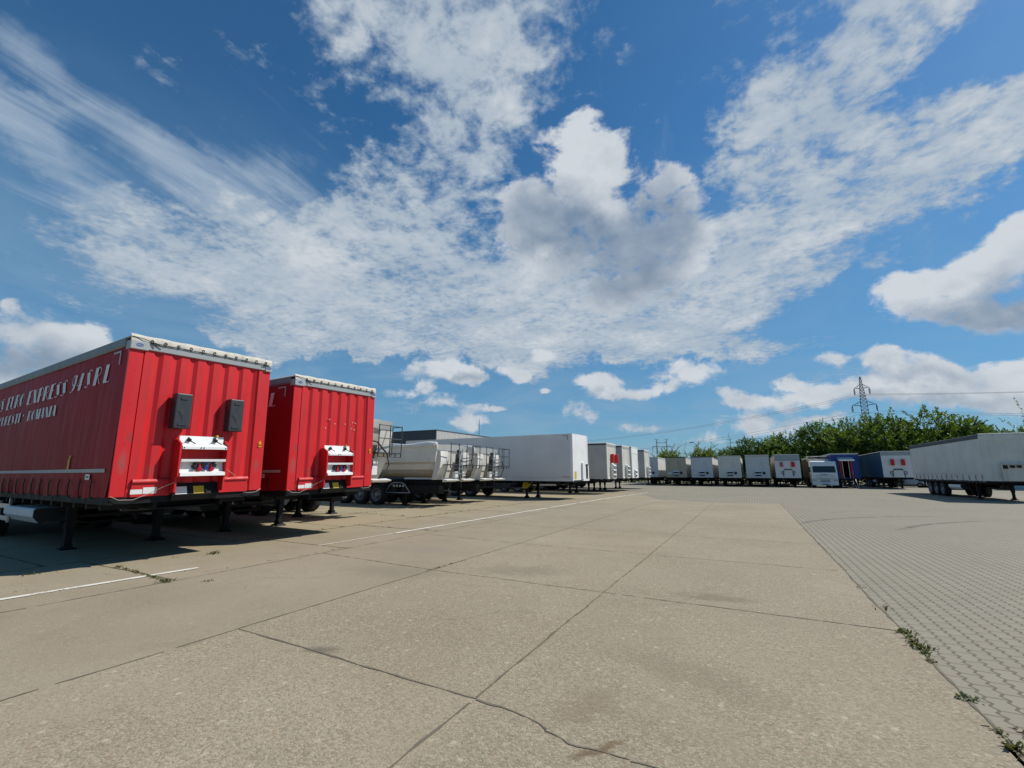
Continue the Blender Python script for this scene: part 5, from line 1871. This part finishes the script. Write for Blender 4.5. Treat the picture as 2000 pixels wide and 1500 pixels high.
TREES = [
 ('young', -13.9, 86, 1.0, .3, 'bright green young tree above the beige trailer, left of the other bright one'),
 ('wispy', -10.3, 88, .78, 1.2, 'thin grey green tree standing between the two bright young trees'),
 ('young', -6.8, 86, 1.05, 2.1, 'bright green young tree rising above the bluish white trailer'),
 ('wispy', -3.2, 87, .92, .2, 'sparse wispy tree in front of the second portal pylon'),
 ('bushy', -1.4, 84, .80, 4.0, 'low dark bush behind the trailer with the blue white side'),
 ('bushy', 1.3, 83, 1.08, .9, 'bushy green tree above the trailer with cream header'),
 ('broad', 4.6, 84, .86, 2.4, 'rounded green tree above the trailer with the pink box'),
 ('broad2', 9.6, 82, 1.06, .5, 'large dark tree rising behind the lorry cab'),
 ('broad', 13.6, 83, 1.04, 3.6, 'dense green tree behind the blue container'),
 ('broad2', 17.6, 82, 1.17, 5.2, 'tallest dense tree, right of the big lattice pylon'),
 ('broad', 21.7, 83, 1.14, 1.0, 'tall broad tree above the petrol blue trailer'),
 ('broad2', 25.4, 82, 1.06, 2.9, 'broad tree behind the front end of the white trailer on the right'),
 ('bushy', 28.4, 82, 1.12, 4.4, 'bushy tree at the right end of the dense tree group'),
 ('wispy', 31.0, 80, 1.2, 3.0, 'thin windswept tree above the white trailer at the right edge'),
 ('wispy', 34.0, 79, 1.2, 5.0, 'windswept sparse tree farthest right, over the white trailer roof'),
 ('bushy', 32.6, 83, 1.08, 2.0, 'low grey green bush under the windswept trees at the right edge'),
 ('bushy', 15.4, 79.5, .78, 1.4, 'low bush filling the gap behind the blue container'),
 ('bushy', 19.4, 79.5, .86, .1, 'low dense bush behind the petrol blue trailer'),
 ('bushy', 7.0, 80, .74, 2.6, 'low dark bush directly behind the lorry body'),
]
for kd, x, y, s, rz, lab in TREES:
    t = thing('wispy_tree' if kd == 'wispy' else ('bush' if 'bush ' in lab + ' ' and 'bushy' not in lab else 'leafy_tree'), lab, 'tree', (x, y, -.03), rz, 'trees behind the far row of trailers')
    s *= .88
    t.scale = (s * 1.08, s * 1.08, s)
    link('crown', KINDS[kd][0], t)
    link('trunk', KINDS[kd][1], t)

ug = MB()
ru = random.Random(77)
for k in range(9000):
    x = ru.uniform(-24, 42)
    top = 2.3 + .7 * math.sin(x * .7) + .5 * math.sin(x * 1.9 + 1)
    z = top * ru.random() ** .8
    y = 78.5 + ru.uniform(-1.0, 2.2) + .5 * math.sin(x * 1.1)
    d = Vector((ru.gauss(0, 1), ru.gauss(0, 1), ru.gauss(.5, .7))).normalized()
    leafcard(ug, Vector((x, y, z)), d, Vector((ru.gauss(0, 1), ru.gauss(0, 1), ru.gauss(0, 1))), ru.uniform(.4, .75), ru.uniform(.10, .18), 0 if ru.random() < .35 else 1)
o = link('undergrowth', ug.mesh('undergrowth', ['leaf', 'leaf_dark']))
tag(o, 'dense dark green undergrowth filling the strip under the trees', 'undergrowth')
o['kind'] = 'stuff'

# ------------------------------------------------------------------ pylons, cables, lamp
def bar(mb, a, b, r, mi=0):
    mb.cyl(a, b, r, r, n=4, mi=mi, caps=False)
def lattice_pylon():
    H = 49.5
    P = (52.5, 276, 0)
    root = thing('lattice_pylon', 'tall red and grey lattice pylon rising above the dense trees', 'pylon', P, R(-12))
    wd = lambda z: 3.6 - 2.25 * min(1, z / 24) if z < 24 else (1.35 if z < 36 else 1.35 - 1.1 * (z - 36) / (H - 36))
    m = MB()
    z = 0.0
    lev = []
    while z < H - .5:
        lev.append(z)
        z += max(1.5, wd(z) * 1.35)
    lev.append(H)
    for k, (a, b) in enumerate(zip(lev, lev[1:])):
        A = [(sx * wd(a), sy * wd(a), a) for sx, sy in ((-1, -1), (1, -1), (1, 1), (-1, 1))]
        B = [(sx * wd(b), sy * wd(b), b) for sx, sy in ((-1, -1), (1, -1), (1, 1), (-1, 1))]
        mi = 1 if (k // 2) % 2 and 26 < a < 38 else 0
        for i in range(4):
            bar(m, A[i], B[i], .15, mi)
            bar(m, A[i], B[(i + 1) % 4], .085, mi)
            bar(m, A[(i + 1) % 4], B[i], .085, mi)
            bar(m, B[i], B[(i + 1) % 4], .075, mi)
    part('mast', m, ['pylon', 'pylon_red'], root)
    for z, ln in ((43.6, 3.0), (35.0, 4.8), (27.6, 3.2)):
        c = MB()
        for s in (-1, 1):
            for sy in (-1, 1):
                bar(c, (s * wd(z), sy * wd(z), z), (s * ln, 0, z + .2), .11)
                bar(c, (s * wd(z + 2), sy * wd(z + 2), z + 2.0), (s * ln, 0, z + .2), .10)
            for q in (.35, .65):
                bar(c, (s * (wd(z) + (ln - wd(z)) * q), 0, z + .1), (s * (wd(z) + (ln - wd(z)) * q * .8), 0, z + 2.0 * (1 - q)), .07)
        ca = part('cross_arm', c, 'pylon', root)
        for s in (-1, 1):
            i = MB()
            i.tube([(s * ln, 0, z + .1), (s * (ln - .25), .1, z - 1.5), (s * ln, 0, z - 3.2)], .17, n=6)
            i.tube([(s * ln, 0, z + .1), (s * (ln + .25), .1, z - 1.5), (s * ln, 0, z - 3.2)], .17, n=6)
            part('insulator', i, 'pylon', ca)
    rm = Matrix.Translation(P) @ Matrix.Rotation(R(-12), 4, 'Z')
    return [[rm @ Vector((s * ln, 0, z - 3.2)) for s in (-1, 1)] for z, ln in ((43.6, 3.0), (35.0, 4.8), (27.6, 3.2))]
att = lattice_pylon()
def portal_pylon(label, x, y, rz, H=19.5):
    root = thing('portal_pylon', label, 'pylon', (x, y, 0), rz, 'portal pylons far behind the yard')
    m = MB()
    for s in (-2.7, 2.7):
        for a, b in ((-.35, -.35), (.35, .35)):
            m.tube([(s + a * 1.4, b, 0), (s + a * .5, b * .5, H)], .13, n=5)
        for k in range(10):
            z0, z1 = H * k / 10, H * (k + 1) / 10
            bar(m, (s - .45 + .03 * k, -.3, z0), (s + .42 - .03 * k, .3, z1), .07)
        bar(m, (s, 0, H), (s - .7, 0, H + .8), .12)
        bar(m, (s, 0, H), (s + .7, 0, H + .8), .12)
        bar(m, (s - .9, 0, H + .8), (s + .9, 0, H + .8), .10)
    part('mast', m, 'pylon', root)
    c = MB()
    for z in (H - 1.2, H - 3.4):
        w = 2.7 if z > H - 2 else 5.2
        bar(c, (-w, 0, z), (w, 0, z), .16)
        bar(c, (-w, 0, z + .02), (-w * .45, 0, z + .7), .08)
        bar(c, (w, 0, z + .02), (w * .45, 0, z + .7), .08)
    part('cross_arm', c, 'pylon', root)
    for xx in (-5.1, 0, 5.1):
        i = MB()
        i.cyl((xx, 0, H - 3.4), (xx, 0, H - 6.2), .12, n=6)
        part('insulator', i, 'pylon', root)
    rm = Matrix.Translation((x, y, 0)) @ Matrix.Rotation(rz, 4, 'Z')
    return [rm @ Vector((xx, 0, H - 6.2)) for xx in (-5.1, 0, 5.1)]
pa = portal_pylon('portal pylon above the last grey trailer of the left row', -43.5, 262, R(20))
pb = portal_pylon('portal pylon standing behind the sparse wispy tree', -6.6, 272, R(28), 19.0)
def cable(label, a, b, sag, r=.055):
    m = MB()
    a, b = Vector(a), Vector(b)
    m.tube([a.lerp(b, k / 24) - Vector((0, 0, sag * 4 * (k / 24) * (1 - k / 24))) for k in range(25)], r, n=4)
    o = link('power_cable', m.mesh('power_cable', 'wire'))
    return tag(o, label, 'cable', 'power cables between the pylons')
names = ['topmost', 'middle', 'lowest']
for lv in range(3):
    for s in (0, 1):
        p = att[lv][s]
        sd_ = 'far' if s else 'near'
        cable('%s power cable running right from the %s arm end of the lattice pylon' % (names[lv], ['left', 'right'][s]), p, p + Vector((330, -50 + 8 * s, -3)), 7 + 2 * lv)
        if lv < 2:
            cable('%s power cable running left from the %s arm end of the lattice pylon' % (names[lv], ['left', 'right'][s]), p, p + Vector((-300, 150 + 8 * s, -6)), 9 + 2 * lv)
for k in range(3):
    cable('thin cable strung between the two portal pylons, %s of three' % ['left side', 'central', 'right side'][k], pa[k], pb[k], 1.2)
lp = thing('street_lamp', 'slim street lamp with a single curved arm beside the bright green tree', 'street lamp', (-8.55, 92, 0), R(200))
m = MB()
m.tube([(0, 0, 0), (0, 0, 6.6), (.25, 0, 7.15), (1.0, 0, 7.35)], [.09, .06, .045, .035], n=8)
part('pole', m, 'galv', lp)
m = MB()
m.box(.9, 1.6, -.14, .14, 7.28, 7.42, bev=.03)
part('lamp_head', m, 'darkrail', lp)
